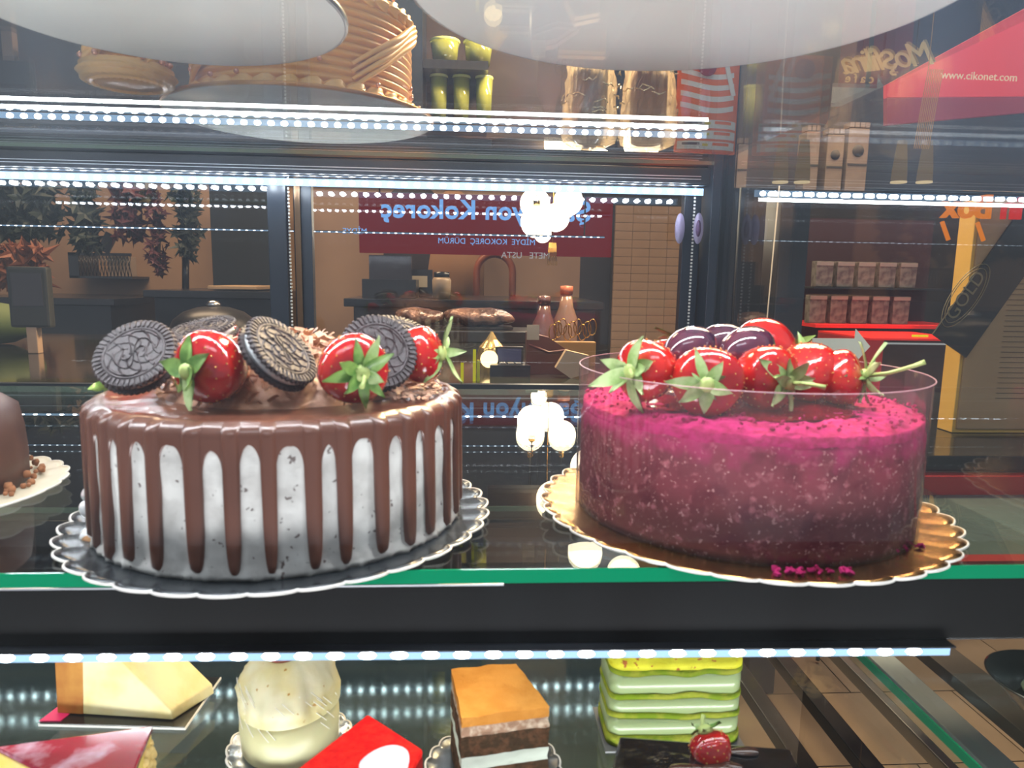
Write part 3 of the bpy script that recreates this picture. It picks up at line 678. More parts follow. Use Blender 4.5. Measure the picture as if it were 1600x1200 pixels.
def sheet(name, m, x0, x1, z0, z1, off, W=.084, H=.125, T=.016, n=14, wave=0):
    v = []; f = []
    for j in range(n+1):
        for i in range(n+1):
            x = x0+(x1-x0)*i/n; z = z0+(z1-z0)*j/n; z += wave*(x/W*2)**2
            v.append((x, -bulge(x, z, W, H, T)-off, z))
    for j in range(n):
        for i in range(n): a = j*(n+1)+i; f.append((a, a+1, a+n+2, a+n+1))
    return MB().add(v, f, True).obj(name, m, t)
sheet('body', om, -.042, .042, 0, .125, 0)
MB().box(-.042, .042, 0, .006, 0, .125).obj('back_panel', om, t)
for z, h in ((.003, .010), (.016, .010), (.029, .010)): sheet('print_band', wm, -.041, .038, z, z+h, .0006)
for z in (.047, .061, .075, .089): sheet('print_stripe', wm, -.040, .030, z, z+.0065, .0006, wave=.010)
for i, z in enumerate((.006, .019, .032)):
    sheet('print_mark', mat('dark print', (.08, .06, .06), .5), -.036, -.014, z+.002, z+.005, .0011); sheet('print_mark', om, .004, .028, z+.002, z+.0055, .0011)
    sheet('print_mark', mat('yellow print', (.8, .6, .05), .5), -.010, -.002, z+.001, z+.004, .0011)
MB().lathe([(.001, 0), (.013, .0005), (.012, .001), (.001, .001)], 24, Matrix.Translation((-.012, -.0185, .104)) @ Matrix.Rotation(PI/2, 4, 'X')).obj('fruit_print', mat('berry print', (.35, .02, .04), .4), t)
MB().box(-.003, .003, -.0006, .0006, -.026, .026, Matrix.Translation((.020, -.0155, .095)) @ Matrix.Rotation(-.3, 4, 'Y')).obj('straw_print', wm, t)

# =====================================================================  LOWER SHELF PASTRIES
def frame_thing(name, label, cat, c): return thing(name, label, cat, c)
# cheesecake slice
D = .455; q = atz(97, 1115, ZL+.003); e = atz(283, 1127, ZL+.003); D = (q.y+e.y)/2
sx = (e.x-q.x)*.94; t = thing('cheesecake_slice', 'tall wedge of pale cheesecake with browned back on a black card', 'cake slice', (q.x, q.y, ZL+.0035), rot=(0, 0, math.atan2(e.y-q.y, e.x-q.x)))
chz = mat('cheesecake', (.80, .66, .30), .55, spec=.12, sss=.2, bump=.25, bscale=180, col2=(.86, .76, .44), cscale=30); brn = mat('baked crust', (.36, .12, .025), .5, spec=.15, col2=(.52, .24, .05), cscale=30)
hL = .070; dp = .036
sec = [(0, 0), (sx, 0), (sx*.985, .008), (sx*.40, .060), (sx*.12, .074), (.004, .074)]
def wedge(poly, y0, y1, M=None):             # side outline in xz, pushed back along y and right
    n = len(poly); v = [(x, y0, z) for x, z in poly]+[(x+.014*(y1-y0)/dp, y1, z) for x, z in poly]
    return v, [tuple(range(n)), tuple(range(2*n-1, n-1, -1))]+[(i, i+n, (i+1) % n+n, (i+1) % n) for i in range(n)]
v, f = wedge(sec, 0, dp); MB().add(v, f).obj('filling', chz, t, bevel=.0012)
v, f = wedge([(-.0035, 0), (.017, 0), (.022, .0745), (-.001, .076)], -.0005, dp+.0005); MB().add(v, f).obj('side_crust', brn, t, bevel=.001)
v, f = wedge([(sx*.99, .0075), (sx*.99, .010), (sx*.40, .062), (sx*.12, .076), (sx*.1, .072), (sx*.4, .058)], dp-.004, dp+.0015); MB().add(v, f).obj('top_skin', brn, t)
pts = [(sx*(.45+.32*u)+.016+.003*sin(u*9), dp*.55+.002*sin(u*14), .0615-.9*(sx*.32*u)*.78-.0035) for u in [i/10 for i in range(11)]]
MB().tube(pts, .0005, 5).obj('crack', brn, t)
t = thing('card', 'black square card with pink corner under the cheesecake wedge', 'card', (0, 0, ZL+.0006))
a_, b_, c_, d_ = atz(60, 1136, ZL), atz(290, 1142, ZL), atz(346, 1062, ZL), atz(150, 1062, ZL)
quad = [(p.x, p.y) for p in (a_, b_, c_, d_)]
MB().prism(quad, 0, .0016).obj('base', white_rim, t); cx = sum(p[0] for p in quad)/4; cy = sum(p[1] for p in quad)/4
MB().prism([(cx+(x-cx)*.985, cy+(y-cy)*.985) for x, y in quad], .0016, .0022).obj('black_face', mat('black gloss card', (.015, .015, .016), .2, coat=.5), t)
a2, b2, c2, d2 = atz(62, 1133, ZL), atz(95, 1133, ZL), atz(110, 1121, ZL), atz(92, 1110, ZL)
MB().prism([(p.x, p.y) for p in (a2, b2, c2, d2)], .0023, .0030).obj('pink_tag', mat('pink paper', (.9, .03, .16), .5), t)
# raspberry slice
zt = ZL+.060; A, B, Cc = atz(-6, 1166, zt), atz(236, 1134, zt), atz(185, 1262, zt)
t = thing('raspberry_slice', 'triangular yellow cheesecake slice with marbled dark red topping', 'cake slice', (A.x, A.y, ZL+.001))
tri = [(p.x-A.x, p.y-A.y) for p in (A, Cc, B)]
MB().prism(tri, 0, .055).obj('filling', mat('yellow cheesecake', (.78, .58, .12), .5, sss=.15, col2=(.85, .7, .3), cscale=30, bump=.3, bscale=120), t, bevel=.001)
rs = mat('marbled raspberry jelly', (.30, .012, .03), .12, coat=.8, col2=(.62, .42, .50), cscale=34, cmix=(.48, .66), detail=7)
MB().prism([(x*1.01, y*1.01) for x, y in tri], .0551, .0590).obj('topping', rs, t, bevel=.0012)
mb = MB()
for i in range(30): u = random.random(); p = Vector((tri[2][0]+(tri[1][0]-tri[2][0])*u*.3, tri[2][1]+(tri[1][1]-tri[2][1])*u*.3, random.uniform(.03, .052))); mb.ball(p, random.uniform(.0015, .003), 6, k=4)
stuff(mb.obj('crumbs', mat('pale crumb', (.75, .55, .2), .8), t))
# cream dome
q = atz(452, 1170, ZL); Rr = .0335
for_d = at(455, 1188, q.y-.0)
ctr = Vector((atz(455, 1165, ZL).x, atz(455, 1165, ZL).y, ZL))
scallop_board('small silver scalloped board under the cream covered domed cake', ctr, Rr+.010, 20, mat('silver foil', (.35, .38, .4), .25, .8, bump=.5, bscale=120), white_rim)
t = thing('cream_dome_cake', 'round single cake covered in pale yellow cream with rough domed top', 'cake', ctr+Vector((0, 0, .002)))
crm_ = mat('pale yellow cream', (.68, .58, .28), .5, sss=.2, bump=.5, bscale=90, col2=(.76, .70, .46), cscale=40)
MB().lathe([(.001, 0), (Rr-.003, 0), (Rr, .004), (Rr+.0005, .02), (Rr, .036), (.001, .037)], 80, fr=lambda a, r, z: r*(1+.02*noise.noise(Vector((cos(a)*3, sin(a)*3, z*80))))).obj('side_cream', mat('smooth pale cream', (.60, .56, .31), .38, sss=.2, bump=.2, bscale=40), t)
MB().lathe([(.001, .034), (Rr+.0012, .034), (Rr+.0015, .044), (Rr, .053), (Rr-.003, .060), (Rr-.009, .066), (Rr-.018, .069), (.001, .070)], 90,
    fr=lambda a, r, z: r*(1+.14*noise.noise(Vector((cos(a)*3.5, sin(a)*3.5, z*110)))) if z > .035 else r*(1+.02*sin(3*a))).obj('rough_cream', crm_, t)
add_specks(crm_, 200, .70, (.45, .22, .04))
mb = MB()
for i in range(26):
    a = random.uniform(-2.9, -.2); pts = []; z0 = random.uniform(.03, .062)
    for k_ in range(6): aa = a+k_*.05; pts.append(((Rr+.0007)*cos(aa), (Rr+.0007)*sin(aa), z0-.002*k_))
    mb.tube(pts, .0003, 4)
stuff(mb.obj('coconut_threads', mat('white threads', (.85, .82, .7), .5), t))
blob('jam_drop', Vector((-.004, -.006, .0705)), .010, .008, .0026, mat('caramel jam', (.28, .05, .02), .06, coat=1), t)
# red velvet square
zt = ZL+.062; P = [atz(575, 1113, zt), atz(661, 1168, zt), atz(606, 1262, zt), atz(462, 1200, zt)]; o0 = Vector((P[3].x, P[3].y, ZL+.001))
t = thing('red_velvet_square', 'bright red crumb-topped square slice with a white cream dab', 'cake slice', o0)
qd = [(p.x-o0.x, p.y-o0.y) for p in reversed(P)]
MB().prism(qd, 0, .055).obj('sponge', mat('red sponge', (.25, .01, .01), .8, spec=.12, bump=.5, bscale=150), t, bevel=.001)
rv = mat('red velvet crumb', (.75, .006, .006), .75, spec=.12, bump=.8, bscale=280, col2=(.88, .02, .01), cscale=180)
MB().prism(qd, .0551, .0600).obj('crumb_topping', rv, t, bevel=.0018)
q = atz(606, 1186, zt)-o0; mb = MB()
mb.prism([(.013*(cos(a)*(1-.3*sin(a))), .016*sin(a)*(1+.12*cos(2*a))) for a in [2*PI*i/28 for i in range(28)]], 0, .004, Matrix.Translation((q.x, q.y-.004, .0595)) @ Matrix.Rotation(-.5, 4, 'Z')).obj('cream_dab', wc, t, bevel=.0015)
# tiramisu
zt = ZL+.062; P = [atz(722, 1121, zt), atz(857, 1104, zt), atz(806, 1036, zt), atz(706, 1046, zt)]; o0 = Vector((P[0].x, P[0].y, ZL+.002))
t = thing('tiramisu_square', 'cocoa dusted square slice with dark sponge and one white cream layer', 'cake slice', o0)
qd = [(p.x-o0.x, p.y-o0.y) for p in P]
def slab(name, z0, z1, m, grow=0, amp=.001, n=18, rough=0):
    cx = sum(p[0] for p in qd)/4; cy = sum(p[1] for p in qd)/4; ring = []
    for k_ in range(4):
        x0, y0 = qd[k_]; x1, y1 = qd[(k_+1) % 4]
        for i in range(n): u = i/n; ring.append((x0+(x1-x0)*u, y0+(y1-y0)*u))
    v = []; f = []; m_ = len(ring); nz = 4
    for j in range(nz+1):
        z = z0+(z1-z0)*j/nz
        for (x, y) in ring:
            k_ = 1+grow+amp*30*noise.noise(Vector((x*160, y*160, z*260))); zz = z+(rough*noise.noise(Vector((x*90, y*90, z*10))) if 0 < j else 0)
            v.append((cx+(x-cx)*k_, cy+(y-cy)*k_, zz))
    for j in range(nz):
        for i in range(m_): f.append((j*m_+i, j*m_+(i+1) % m_, (j+1)*m_+(i+1) % m_, (j+1)*m_+i))
    f += [tuple(range(m_-1, -1, -1)), tuple(range(nz*m_, nz*m_+m_))]
    return MB().add(v, f, False).obj(name, m, t)
spg = mat('dark cocoa sponge', (.060, .034, .016), .9, spec=.12, bump=1, bscale=260, col2=(.13, .06, .028), cscale=150, cmix=(.45, .62), dist=.003)
slab('sponge_layer', 0, .023, spg, .02, .0012); slab('cream_layer', .023, .032, mat('cool white cream', (.60, .64, .52), .5), .015, .0009)
slab('sponge_layer', .032, .046, spg, .02, .0014); slab('crumbly_layer', .046, .053, mat('tan crumb', (.33, .19, .11), .85, bump=1, bscale=220, col2=(.60, .46, .32), cscale=130, cmix=(.45, .6)), .01, .0015)
slab('cocoa_top', .053, .0600, mat('cocoa powder', (.50, .20, .030), .95, spec=.12, bump=.6, bscale=300, col2=(.58, .25, .045), cscale=60), .012, .0008, rough=.0015)
cx = sum(p[0] for p in qd)/4+o0.x; cy = sum(p[1] for p in qd)/4+o0.y
scallop_board('small dark scalloped board under the cocoa dusted square', Vector((cx, cy, ZL)), .047, 22, bsilver, white_rim)
# pistachio cake
zt = ZL; a_ = atz(950, 1164, ZL+.002); b_ = atz(1158, 1166, ZL+.002); wid = b_.x-a_.x; dd = .045
t = thing('pistachio_slice', 'layered pale green pistachio slice with bright yellow green crumb top', 'cake slice', (a_.x+wid/2, (a_.y+b_.y)/2+dd/2, ZL+.002))
hw, hd = wid/2, dd/2
def rrect(hw, hd, r, n=8):
    pts = []
    for (cx_, cy_, a0) in ((hw-r, hd-r, 0), (-hw+r, hd-r, PI/2), (-hw+r, -hd+r, PI), (hw-r, -hd+r, 1.5*PI)):
        for i in range(n+1): a = a0+PI/2*i/n; pts.append((cx_+r*cos(a), cy_+r*sin(a)))
    return pts
def layer(name, z0, z1, m, g=0, wavy=0, seed=0):
    base = rrect(hw+g, hd+g, .009); ring = []
    for i in range(len(base)):
        p, q_ = Vector(base[i]), Vector(base[(i+1) % len(base)]); k_ = max(1, int((q_-p).length/.003))
        for s_ in range(k_): ring.append(tuple(p.lerp(q_, s_/k_)))
    v = []; n = len(ring)
    for (z, s_) in ((z0, 0), (z0+(z1-z0)*.5, 1), (z1, 0)):
        for (x, y) in ring: k_ = 1+.006*s_; v.append((x*k_, y*k_, z+wavy*noise.noise(Vector((x*55, y*55, seed)))))
    f = [(j*n+i, j*n+(i+1) % n, (j+1)*n+(i+1) % n, (j+1)*n+i) for j in range(2) for i in range(n)]+[tuple(range(n-1, -1, -1)), tuple(range(2*n, 3*n))]
    MB().add(v, f, True).obj(name, m, t)
pc = mat('pale pistachio cream', (.35, .43, .20), .3, sss=.25, coat=.3); ps = mat('pistachio sponge', (.17, .25, .01), .8, spec=.12, bump=.8, bscale=200, col2=(.30, .32, .03), cscale=100)
hh = [0, .0075, .0215, .0255, .0365, .0405, .0555, .0595]
layer('sponge_layer', hh[0], hh[1]+.001, ps, .0008, .002, 1); layer('cream_layer', hh[1], hh[2], pc); layer('sponge_layer', hh[2], hh[3], ps, .0006, .003, 2)
layer('cream_layer', hh[3]-.001, hh[4]+.001, pc); layer('sponge_layer', hh[4], hh[5], ps, .0006, .003, 3); layer('cream_layer', hh[5]-.001, hh[6]+.001, pc)
layer('sponge_layer', hh[6], hh[7], ps, .0006, .003, 4)
ytop = mat('yellow green crumb', (.72, .66, .01), .6, bump=.7, bscale=220, col2=(.85, .80, .03), cscale=60, sss=.1); add_specks(ytop, 190, .62, (.50, .12, .01))
layer('crumb_top', hh[7]-.0005, .0650, ytop, .0004, .001, 5)
t2 = thing('glass_cube', 'clear plinth block under the layered pistachio slice', 'plinth', (t.location.x, t.location.y, ZL+.0002))
MB().box(-hw-.003, hw+.003, -hd-.004, hd+.004, 0, .0014).obj('plate', mat('grey card', (.12, .12, .12), .3), t2)
# black chocolate slice with strawberry
zt = ZL+.050; P = [atz(968, 1152, zt), atz(1236, 1172, zt), atz(1262, 1250, zt), atz(945, 1240, zt)]; o0 = Vector((P[3].x, P[3].y, ZL+.001))
t = thing('black_glazed_slice', 'black mirror-glazed slice topped by a strawberry, at the bottom edge', 'cake slice', o0)
qd2 = [(p.x-o0.x, p.y-o0.y) for p in reversed(P)]
MB().prism(qd2, 0, .046).obj('sponge', spg, t, bevel=.002)
MB().prism([(x*1.0, y) for x, y in qd2], .0461, .050).obj('glaze', mat('black mirror glaze', (.006, .006, .007), .05, coat=1, bump=.9, bscale=45, dist=.005), t, bevel=.0018)
for i in range(5): blob('chocolate_shard', Vector((random.uniform(.02, .10), random.uniform(.01, .03), .051)), .010, .004, .002, mat('dark shard', (.06, .025, .015), .2, coat=.5), t, seed=i)
SB('small strawberry with pointed leaves on top of the black glazed slice', atz(1110, 1180, zt)+Vector((0, 0, .004)), (-.25, .35, .9), R=.0125, L=.026, leaves=5, leaf=.010, stem=.006, sd=31)
# tray at the right edge
q = atz(1600, 1070, ZL+.03); t = thing('black_tray', 'black plastic tray with pale green cream cut off by the right edge', 'tray', (q.x+.03, q.y, ZL+.03))
MB().lathe([(.001, -.02), (.030, -.02), (.048, .0), (.050, .001), (.048, .002), (.029, -.018), (.001, -.018)], 48).obj('dish', mat('black plastic', (.02, .02, .02), .15, coat=.5), t)
blob('cream_swirl', Vector((.008, 0, -.004)), .026, .026, .016, mat('pale green cream', (.55, .62, .38), .4), t, amp=.2)
MB().box(-.05, .05, -.05, .05, -.031, -.0201).obj('block', shelfglass, t)

# ---- beams and pale rails of the lower case at the right
for i, (x, wd, mm, lab) in enumerate(((.375, .03, black, 'dark steel beam under the case, nearest the case side'), (.475, .03, black, 'dark steel beam under the case, second from the case side'),
     (.60, .018, steel, 'pale steel runner between the dark beams'), (.66, .05, mat('pale panel', (.36, .42, .44), .3), 'wide pale runner on the floor beside the dark beams'), (.78, .07, mat('umber beam', (.05, .04, .035), .5), 'broad umber beam beyond the pale runner'))):
    tag(box('floor_beam', mm, x+.12, x+wd+.12, .7, 2.6, .42, .445, bevel=.002), lab, 'beam')
    
# =====================================================================  NEIGHBOUR COUNTER, BOX
yb = .93
q0 = at(1487, 676, yb); q1 = at(1484, 678, yb-.025); q2 = at(1700, 690, yb-.025); qt = at(1470, 300, yb)
t = thing('carton_box', 'tall ochre carton with black diagonal ribbon beyond the case side glass', 'box', (q0.x, yb, q0.z))
och = mat('ochre card', (.70, .42, .09), .5); kra = mat('brown board face', (.42, .26, .13), .55, col2=(.36, .22, .11), cscale=8)
Hh = .32; Wd = .24
MB().box(0, Wd, 0, .032, 0, Hh).obj('body', och, t, bevel=.001)
MB().box(.004, Wd-.004, -.004, -.0002, .006, Hh-.004).obj('face_panel', kra, t, bevel=.001)
for i in range(26): MB().box(.055, .055+.15*random.uniform(.8, 1), -.0048, -.0042, .05+i*.0072, .0508+i*.0072).obj('print_line', mat('faint print', (.13, .075, .04), .6), t)
rb = mat('black ribbon', (.018, .014, .012), .35, coat=.2)
v = []; 
A_, B_ = at(1475, 540, yb-.008)-t.location, at(1620, 335, yb-.008)-t.location; w_ = .030
dv = (B_-A_); dv.y = 0; dv.normalize(); nv = Vector((-dv.z, 0, dv.x))
MB().prism([(0, -w_), (.26, -w_), (.26, w_), (0, w_)], 0, .003, Matrix.Translation((A_.x+dv.x*.004+.006, -.0052, A_.z+dv.z*.004-.004)) @ Matrix(((dv.x, nv.x, 0, 0), (0, 0, -1, 0), (dv.z, nv.z, 0, 0), (0, 0, 0, 1)))).obj('ribbon', rb, t)
gm = mat('faded gold print', (.22, .17, .09), .4)
cgt = at(1505, 462, yb-.0095)-t.location
ang = math.atan2(dv.z, dv.x)
text('GOLD', .026, gm, 'ribbon_lettering', t, Matrix.Translation((cgt.x+.004, -.0090, cgt.z)) @ Matrix.Rotation(-ang, 4, 'Y'), depth=.0004)
for s_ in (1, 1.16):
    MB().tube([(cgt.x+.004+s_*(.042*cos(a)*dv.x-.017*sin(a)*dv.z), -.0088, cgt.z+s_*(.042*cos(a)*dv.z+.017*sin(a)*dv.x)) for a in [2*PI*i/40 for i in range(40)]], .0006, 5, closed=True).obj('ribbon_oval', gm, t)
ct = thing('side_counter', 'dark glossy counter with red band carrying the ochre carton', 'counter', (XR+.03, .55, 0))
bz = q0.z
MB().box(0, 1.2, .25, .75, bz-.02, bz-.0005).obj('top', mat('black gloss top', (.012, .012, .012), .15), ct, bevel=.002)
MB().box(0.0, 1.2, -.05, .25, bz-.055, bz-.045).obj('lower_ledge', mat('teal grey ledge', (.07, .10, .095), .25, bump=.3, bscale=30), ct, bevel=.001)
MB().box(0.0, 1.2, .235, .252, bz-.045, bz-.022).obj('red_band', mat('dark red gloss', (.30, .02, .02), .25), ct)
MB().box(.0, 1.2, .02, .035, bz-.045, bz-.038).obj('red_band', mat('dark red gloss'), ct)
MB().box(.8, 1.2, .26, .74, .02, bz-.021).obj('cabinet', mat('cabinet dark', (.03, .026, .025), .4), ct)

# =====================================================================  SHOP BEHIND THE CASE
def sgn(name, label, x0, y0, x1, y1, Y, m, th=.03, cat='sign'):
    a = at(x0, y0, Y); b = at(x1, y1, Y); t = thing(name, label, cat, ((a.x+b.x)/2, Y, (a.z+b.z)/2)); W = b.x-a.x; H = a.z-b.z
    MB().box(-W/2, W/2, 0, th, -H/2, H/2).obj('panel', m, t, bevel=.002); return t, W, H
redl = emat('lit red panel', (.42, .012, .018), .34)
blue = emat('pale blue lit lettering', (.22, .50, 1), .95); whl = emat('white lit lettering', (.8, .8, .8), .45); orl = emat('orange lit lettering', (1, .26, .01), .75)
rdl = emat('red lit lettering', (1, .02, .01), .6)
t, W, H = sgn('reflected_sign', 'reflected lit red sign with pale blue mirrored lettering, built behind the rear glass', 560, 300, 955, 402, 3.3, redl)  # reflection of a sign behind the lens, modelled as a glowing panel
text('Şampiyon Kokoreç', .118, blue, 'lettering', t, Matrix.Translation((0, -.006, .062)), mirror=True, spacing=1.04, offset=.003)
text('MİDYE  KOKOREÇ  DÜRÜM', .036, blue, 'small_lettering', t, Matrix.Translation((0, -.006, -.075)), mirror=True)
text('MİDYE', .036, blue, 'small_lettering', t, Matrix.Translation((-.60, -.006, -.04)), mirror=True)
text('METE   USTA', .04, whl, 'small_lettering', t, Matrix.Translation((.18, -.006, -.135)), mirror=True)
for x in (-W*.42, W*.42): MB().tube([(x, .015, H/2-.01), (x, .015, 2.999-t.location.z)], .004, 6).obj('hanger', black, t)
# upper right red sign
t = thing('red_sign', 'large slanted red sign with a web address at the top right', 'sign', (0, 2.2, 0))
pts = [at(x, y, 2.2) for x, y in ((1386, 132), (1640, -8), (1640, 150), (1386, 152))]
redm = mat('red sign board', (.50, .022, .03), .5, emit=(.6, .05, .07), es=.45)
MB().prism([(p.x, p.z) for p in pts], -.02, 0, Matrix.Rotation(PI/2, 4, 'X') @ Matrix.Translation((0, 0, 0))).obj('panel', redm, t)
lo = [at(x, y, 2.2) for x, y in ((1386, 153), (1640, 151), (1640, 172), (1386, 195))]
MB().prism([(p.x, p.z) for p in lo], -.02, 0, Matrix.Rotation(PI/2, 4, 'X')).obj('lower_panel', mat('dark red board', (.20, .015, .03), .5, emit=(.3, .03, .06), es=.3), t)
p = at(1529, 120, 2.17); MB().tube([(pts[1].x-.02, .012, pts[1].z-.05), (pts[1].x-.02, .012, 2.999)], .004, 6).obj('hanger', black, t)
MB().tube([(pts[1].x-.5, .012, pts[1].z-.25), (pts[1].x-.5, .012, 2.999)], .004, 6).obj('hanger', black, t)
p = at(1529, 120, 2.17); text('www.cikonet.com', .033, emat('cream lettering', (1, .65, .40), .8), 'lettering', t, Matrix.Translation((p.x, -.034, p.z)) @ Matrix.Rotation(.004, 4, 'Y'), depth=.001)
t = thing('reflected_script', 'reflected gold script lettering, built mirrored, left of the red sign at the top right', 'sign', at(1390, 92, 2.1), rot=(0, 0, 0))  # mirror image of unseen lettering, put in as solid glowing text
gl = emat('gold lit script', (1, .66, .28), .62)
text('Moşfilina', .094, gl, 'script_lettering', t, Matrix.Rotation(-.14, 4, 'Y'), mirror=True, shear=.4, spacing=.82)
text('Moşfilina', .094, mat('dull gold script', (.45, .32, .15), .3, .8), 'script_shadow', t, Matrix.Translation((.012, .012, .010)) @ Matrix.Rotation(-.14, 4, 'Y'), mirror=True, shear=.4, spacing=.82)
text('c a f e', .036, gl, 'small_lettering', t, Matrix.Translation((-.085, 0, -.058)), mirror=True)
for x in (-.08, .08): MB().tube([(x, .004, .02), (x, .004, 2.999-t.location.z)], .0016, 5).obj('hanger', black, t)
# gold tassel under it
mb = MB()
for i in range(9): x = -.02+i*.0055; mb.tube([(x+.02, 0, .10), (x+.01, 0, .0), (x, 0, -.12)], .0011, 4)
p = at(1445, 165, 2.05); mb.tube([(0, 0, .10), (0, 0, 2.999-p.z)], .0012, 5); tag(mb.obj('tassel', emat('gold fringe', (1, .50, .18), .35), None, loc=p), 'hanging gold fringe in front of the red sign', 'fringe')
# right: reflected orange letters, built as glowing text on an added panel
t = thing('reflected_letters', 'reflected orange and red lettering, built mirrored on an added clear panel before the carton', 'sign', at(1535, 325, .90))
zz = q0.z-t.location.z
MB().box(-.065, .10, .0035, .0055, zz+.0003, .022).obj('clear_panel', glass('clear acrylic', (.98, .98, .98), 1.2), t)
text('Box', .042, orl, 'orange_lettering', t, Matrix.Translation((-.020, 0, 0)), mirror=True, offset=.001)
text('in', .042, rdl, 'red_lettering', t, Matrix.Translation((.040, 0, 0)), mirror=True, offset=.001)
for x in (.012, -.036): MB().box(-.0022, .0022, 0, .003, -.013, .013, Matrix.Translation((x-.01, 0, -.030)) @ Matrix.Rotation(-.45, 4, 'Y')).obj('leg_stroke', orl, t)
# globes
globe = emat('warm lamp globe', (1, .84, .58), 14); brass = mat('brass', (.55, .33, .09), .2, 1)
gl_lab = {(880, 224): 'glowing round globe lamp left of the clear bags, above the black rail', (934, 262): 'glowing globe lamp mostly hidden below the left clear bag', (1003, 222): 'glowing globe lamp partly hidden by the reddish clear bag',
 (836, 318): 'left globe of the glowing lamp cluster over the red sign', (888, 314): 'right globe of the glowing lamp cluster over the red sign', (868, 340): 'middle globe of the glowing lamp cluster over the red sign',
 (838, 347): 'lower left globe of the glowing lamp cluster', (848, 366): 'lowest and smallest globe of the glowing lamp cluster'}
for (px, py), lab in gl_lab.items():
    Y = 2.7+{880: -.35, 836: .0, 888: .08, 868: .19, 838: -.13, 848: .33}.get(px, 0); c = at(px, py, Y); r = (.062 if px == 880 else .070 if py < 300 else .056 if py < 360 else .036); t = thing('globe_lamp', lab, 'lamp', c)
    MB().ball(Vector((0, 0, 0)), r, 32, k=20).obj('globe', globe, t)
    MB().lathe([(.012, r*.98), (.014, r+.02), (.004, r+.03), (.0025, r+.032)], 16).obj('holder', brass, t)
    MB().tube([(0, 0, r+.03), (0, 0, 2.98-c.z)], .0022, 6).obj('cord', black, t)
t = thing('tassel_pendant', 'thin brass tassel pendant hanging under the lamp cluster', 'pendant', at(863, 400, 2.7))
for i in range(7): MB().tube([((i-3)*.004, 0, .05), ((i-3)*.006, 0, -.035)], .0016, 5).obj('strand', brass, t)
MB().tube([(0, 0, .05), (0, 0, 2.98-t.location.z)], .0015, 5).obj('cord', brass, t)

# left: plants, basket, counters
lm = [mat('dark green leaves', (.022, .035, .030), .6), mat('wine red leaves', (.085, .022, .032), .6), mat('rust maple leaves', (.22, .070, .030), .6), mat('olive leaves', (.10, .085, .04), .6)]
def plant(name, label, x0, y0, x1, y1, Y, mi, n=110, ls=.05, stem=True):
    a = at(x0, y0, Y); b = at(x1, y1, Y); cx = (a.x+b.x)/2; W = b.x-a.x; t = thing(name, label, 'plant', (cx, Y, b.z)); H = a.z-b.z
    rr = random.Random(int(x0*7+y0)); mb = MB()
    for i in range(n):
        u = rr.random(); ww = W/2*(.5+.5*abs(sin(u*7+x0)))
        p = Vector((rr.uniform(-1, 1)*ww, rr.uniform(-.06, .06), u*H)); M = Matrix.Translation(p) @ Euler((rr.uniform(-1, 1), rr.uniform(-1, 1), rr.uniform(0, 6.3))).to_matrix().to_4x4()
        l = ls*rr.uniform(.6, 1.2); pts = []
        for k_ in range(10):
            an = 2*PI*k_/10; r_ = l*(1 if k_ % 2 == 0 else .45)*(1.2 if k_ == 0 else .8); pts.append((r_*cos(an), r_*sin(an)))
        v = [(x, y, 0) for x, y in pts]+[(0, 0, l*.15)]; mb.add(v, [(k_, (k_+1) % 10, 10) for k_ in range(10)], False, M @ Matrix.Rotation(PI/2, 4, 'X'))
    stuff(mb.obj('foliage', lm[mi], t))
    if stem: MB().tube([(0, 0, 0), (.01, 0, H*.4), (-.01, .01, H*.8), (0, 0, H)], .008, 6).obj('stem', mat('vine stem', (.05, .035, .03), .7), t)
    return t
plant('hanging_plant', 'dark bushy hanging plant at the far left behind the light strips', -30, 282, 90, 372, 3.3, 0, 150, .07)
plant('hanging_plant', 'tall dark leafy vine above the wire basket', 112, 284, 152, 392, 3.3, 0, 120, .06)
plant('hanging_plant', 'wine red hanging vine right of the wire basket', 178, 286, 218, 372, 3.3, 1, 100, .05)
plant('hanging_plant', 'slim dark red trailing vine hanging lower than its neighbours', 232, 300, 256, 428, 3.3, 1, 90, .035)
plant('potted_tree', 'slender dark plant on a thin trunk beside the dark panel', 272, 286, 310, 404, 3.3, 0, 130, .045)
plant('hanging_plant', 'olive leafy sprigs between the two red vines', 205, 286, 250, 325, 3.35, 3, 50, .035)
p0 = at(290, 404, 3.3); p1 = at(290, 456, 3.3)
tag(MB().tube([p0, p1], .016, 8).obj('plant_pole', black), 'thin black pole carrying the slender dark plant', 'pole')
plant('maple_bouquet', 'rust red maple leaf bouquet at the left above the card terminal', -5, 386, 70, 448, 2.9, 2, 120, .06)
# basket
a = at(104, 394, 3.79); b = at(205, 436, 3.79); t = thing('wire_basket', 'black diamond mesh basket shelf on the beige wall holding a pale box', 'basket', ((a.x+b.x)/2, 3.799, b.z)); W = b.x-a.x; H = a.z-b.z
MB().box(-W/2, W/2, 0, .012, H-.015, H).obj('top_bar', black, t); MB().box(-W/2, W/2, 0, .2, 0, .012).obj('bottom_tray', black, t); MB().box(-W/2, -W/2+.05, 0, .2, 0, H).obj('side_panel', black, t)
mb = MB(); n = 15; st = (W-.05)/n
for i in range(n):
    for s_ in (0, 1):
        x = -W/2+.05+i*st; mb.tube([(x if s_ else x+st, 0, .012), (x+st if s_ else x, 0, H-.012)], .0022, 4); mb.tube([(x if s_ else x+st*.5, .004, H*.5), (x+st*.5 if s_ else x, .004, H-.012)], .0015, 4)
stuff(mb.obj('wire_mesh', black, t)); MB().box(-.08, -.02, .0, .01, H, H+.10, Matrix.Rotation(.5, 4, 'Y')).obj('hinge_arm', black, t)
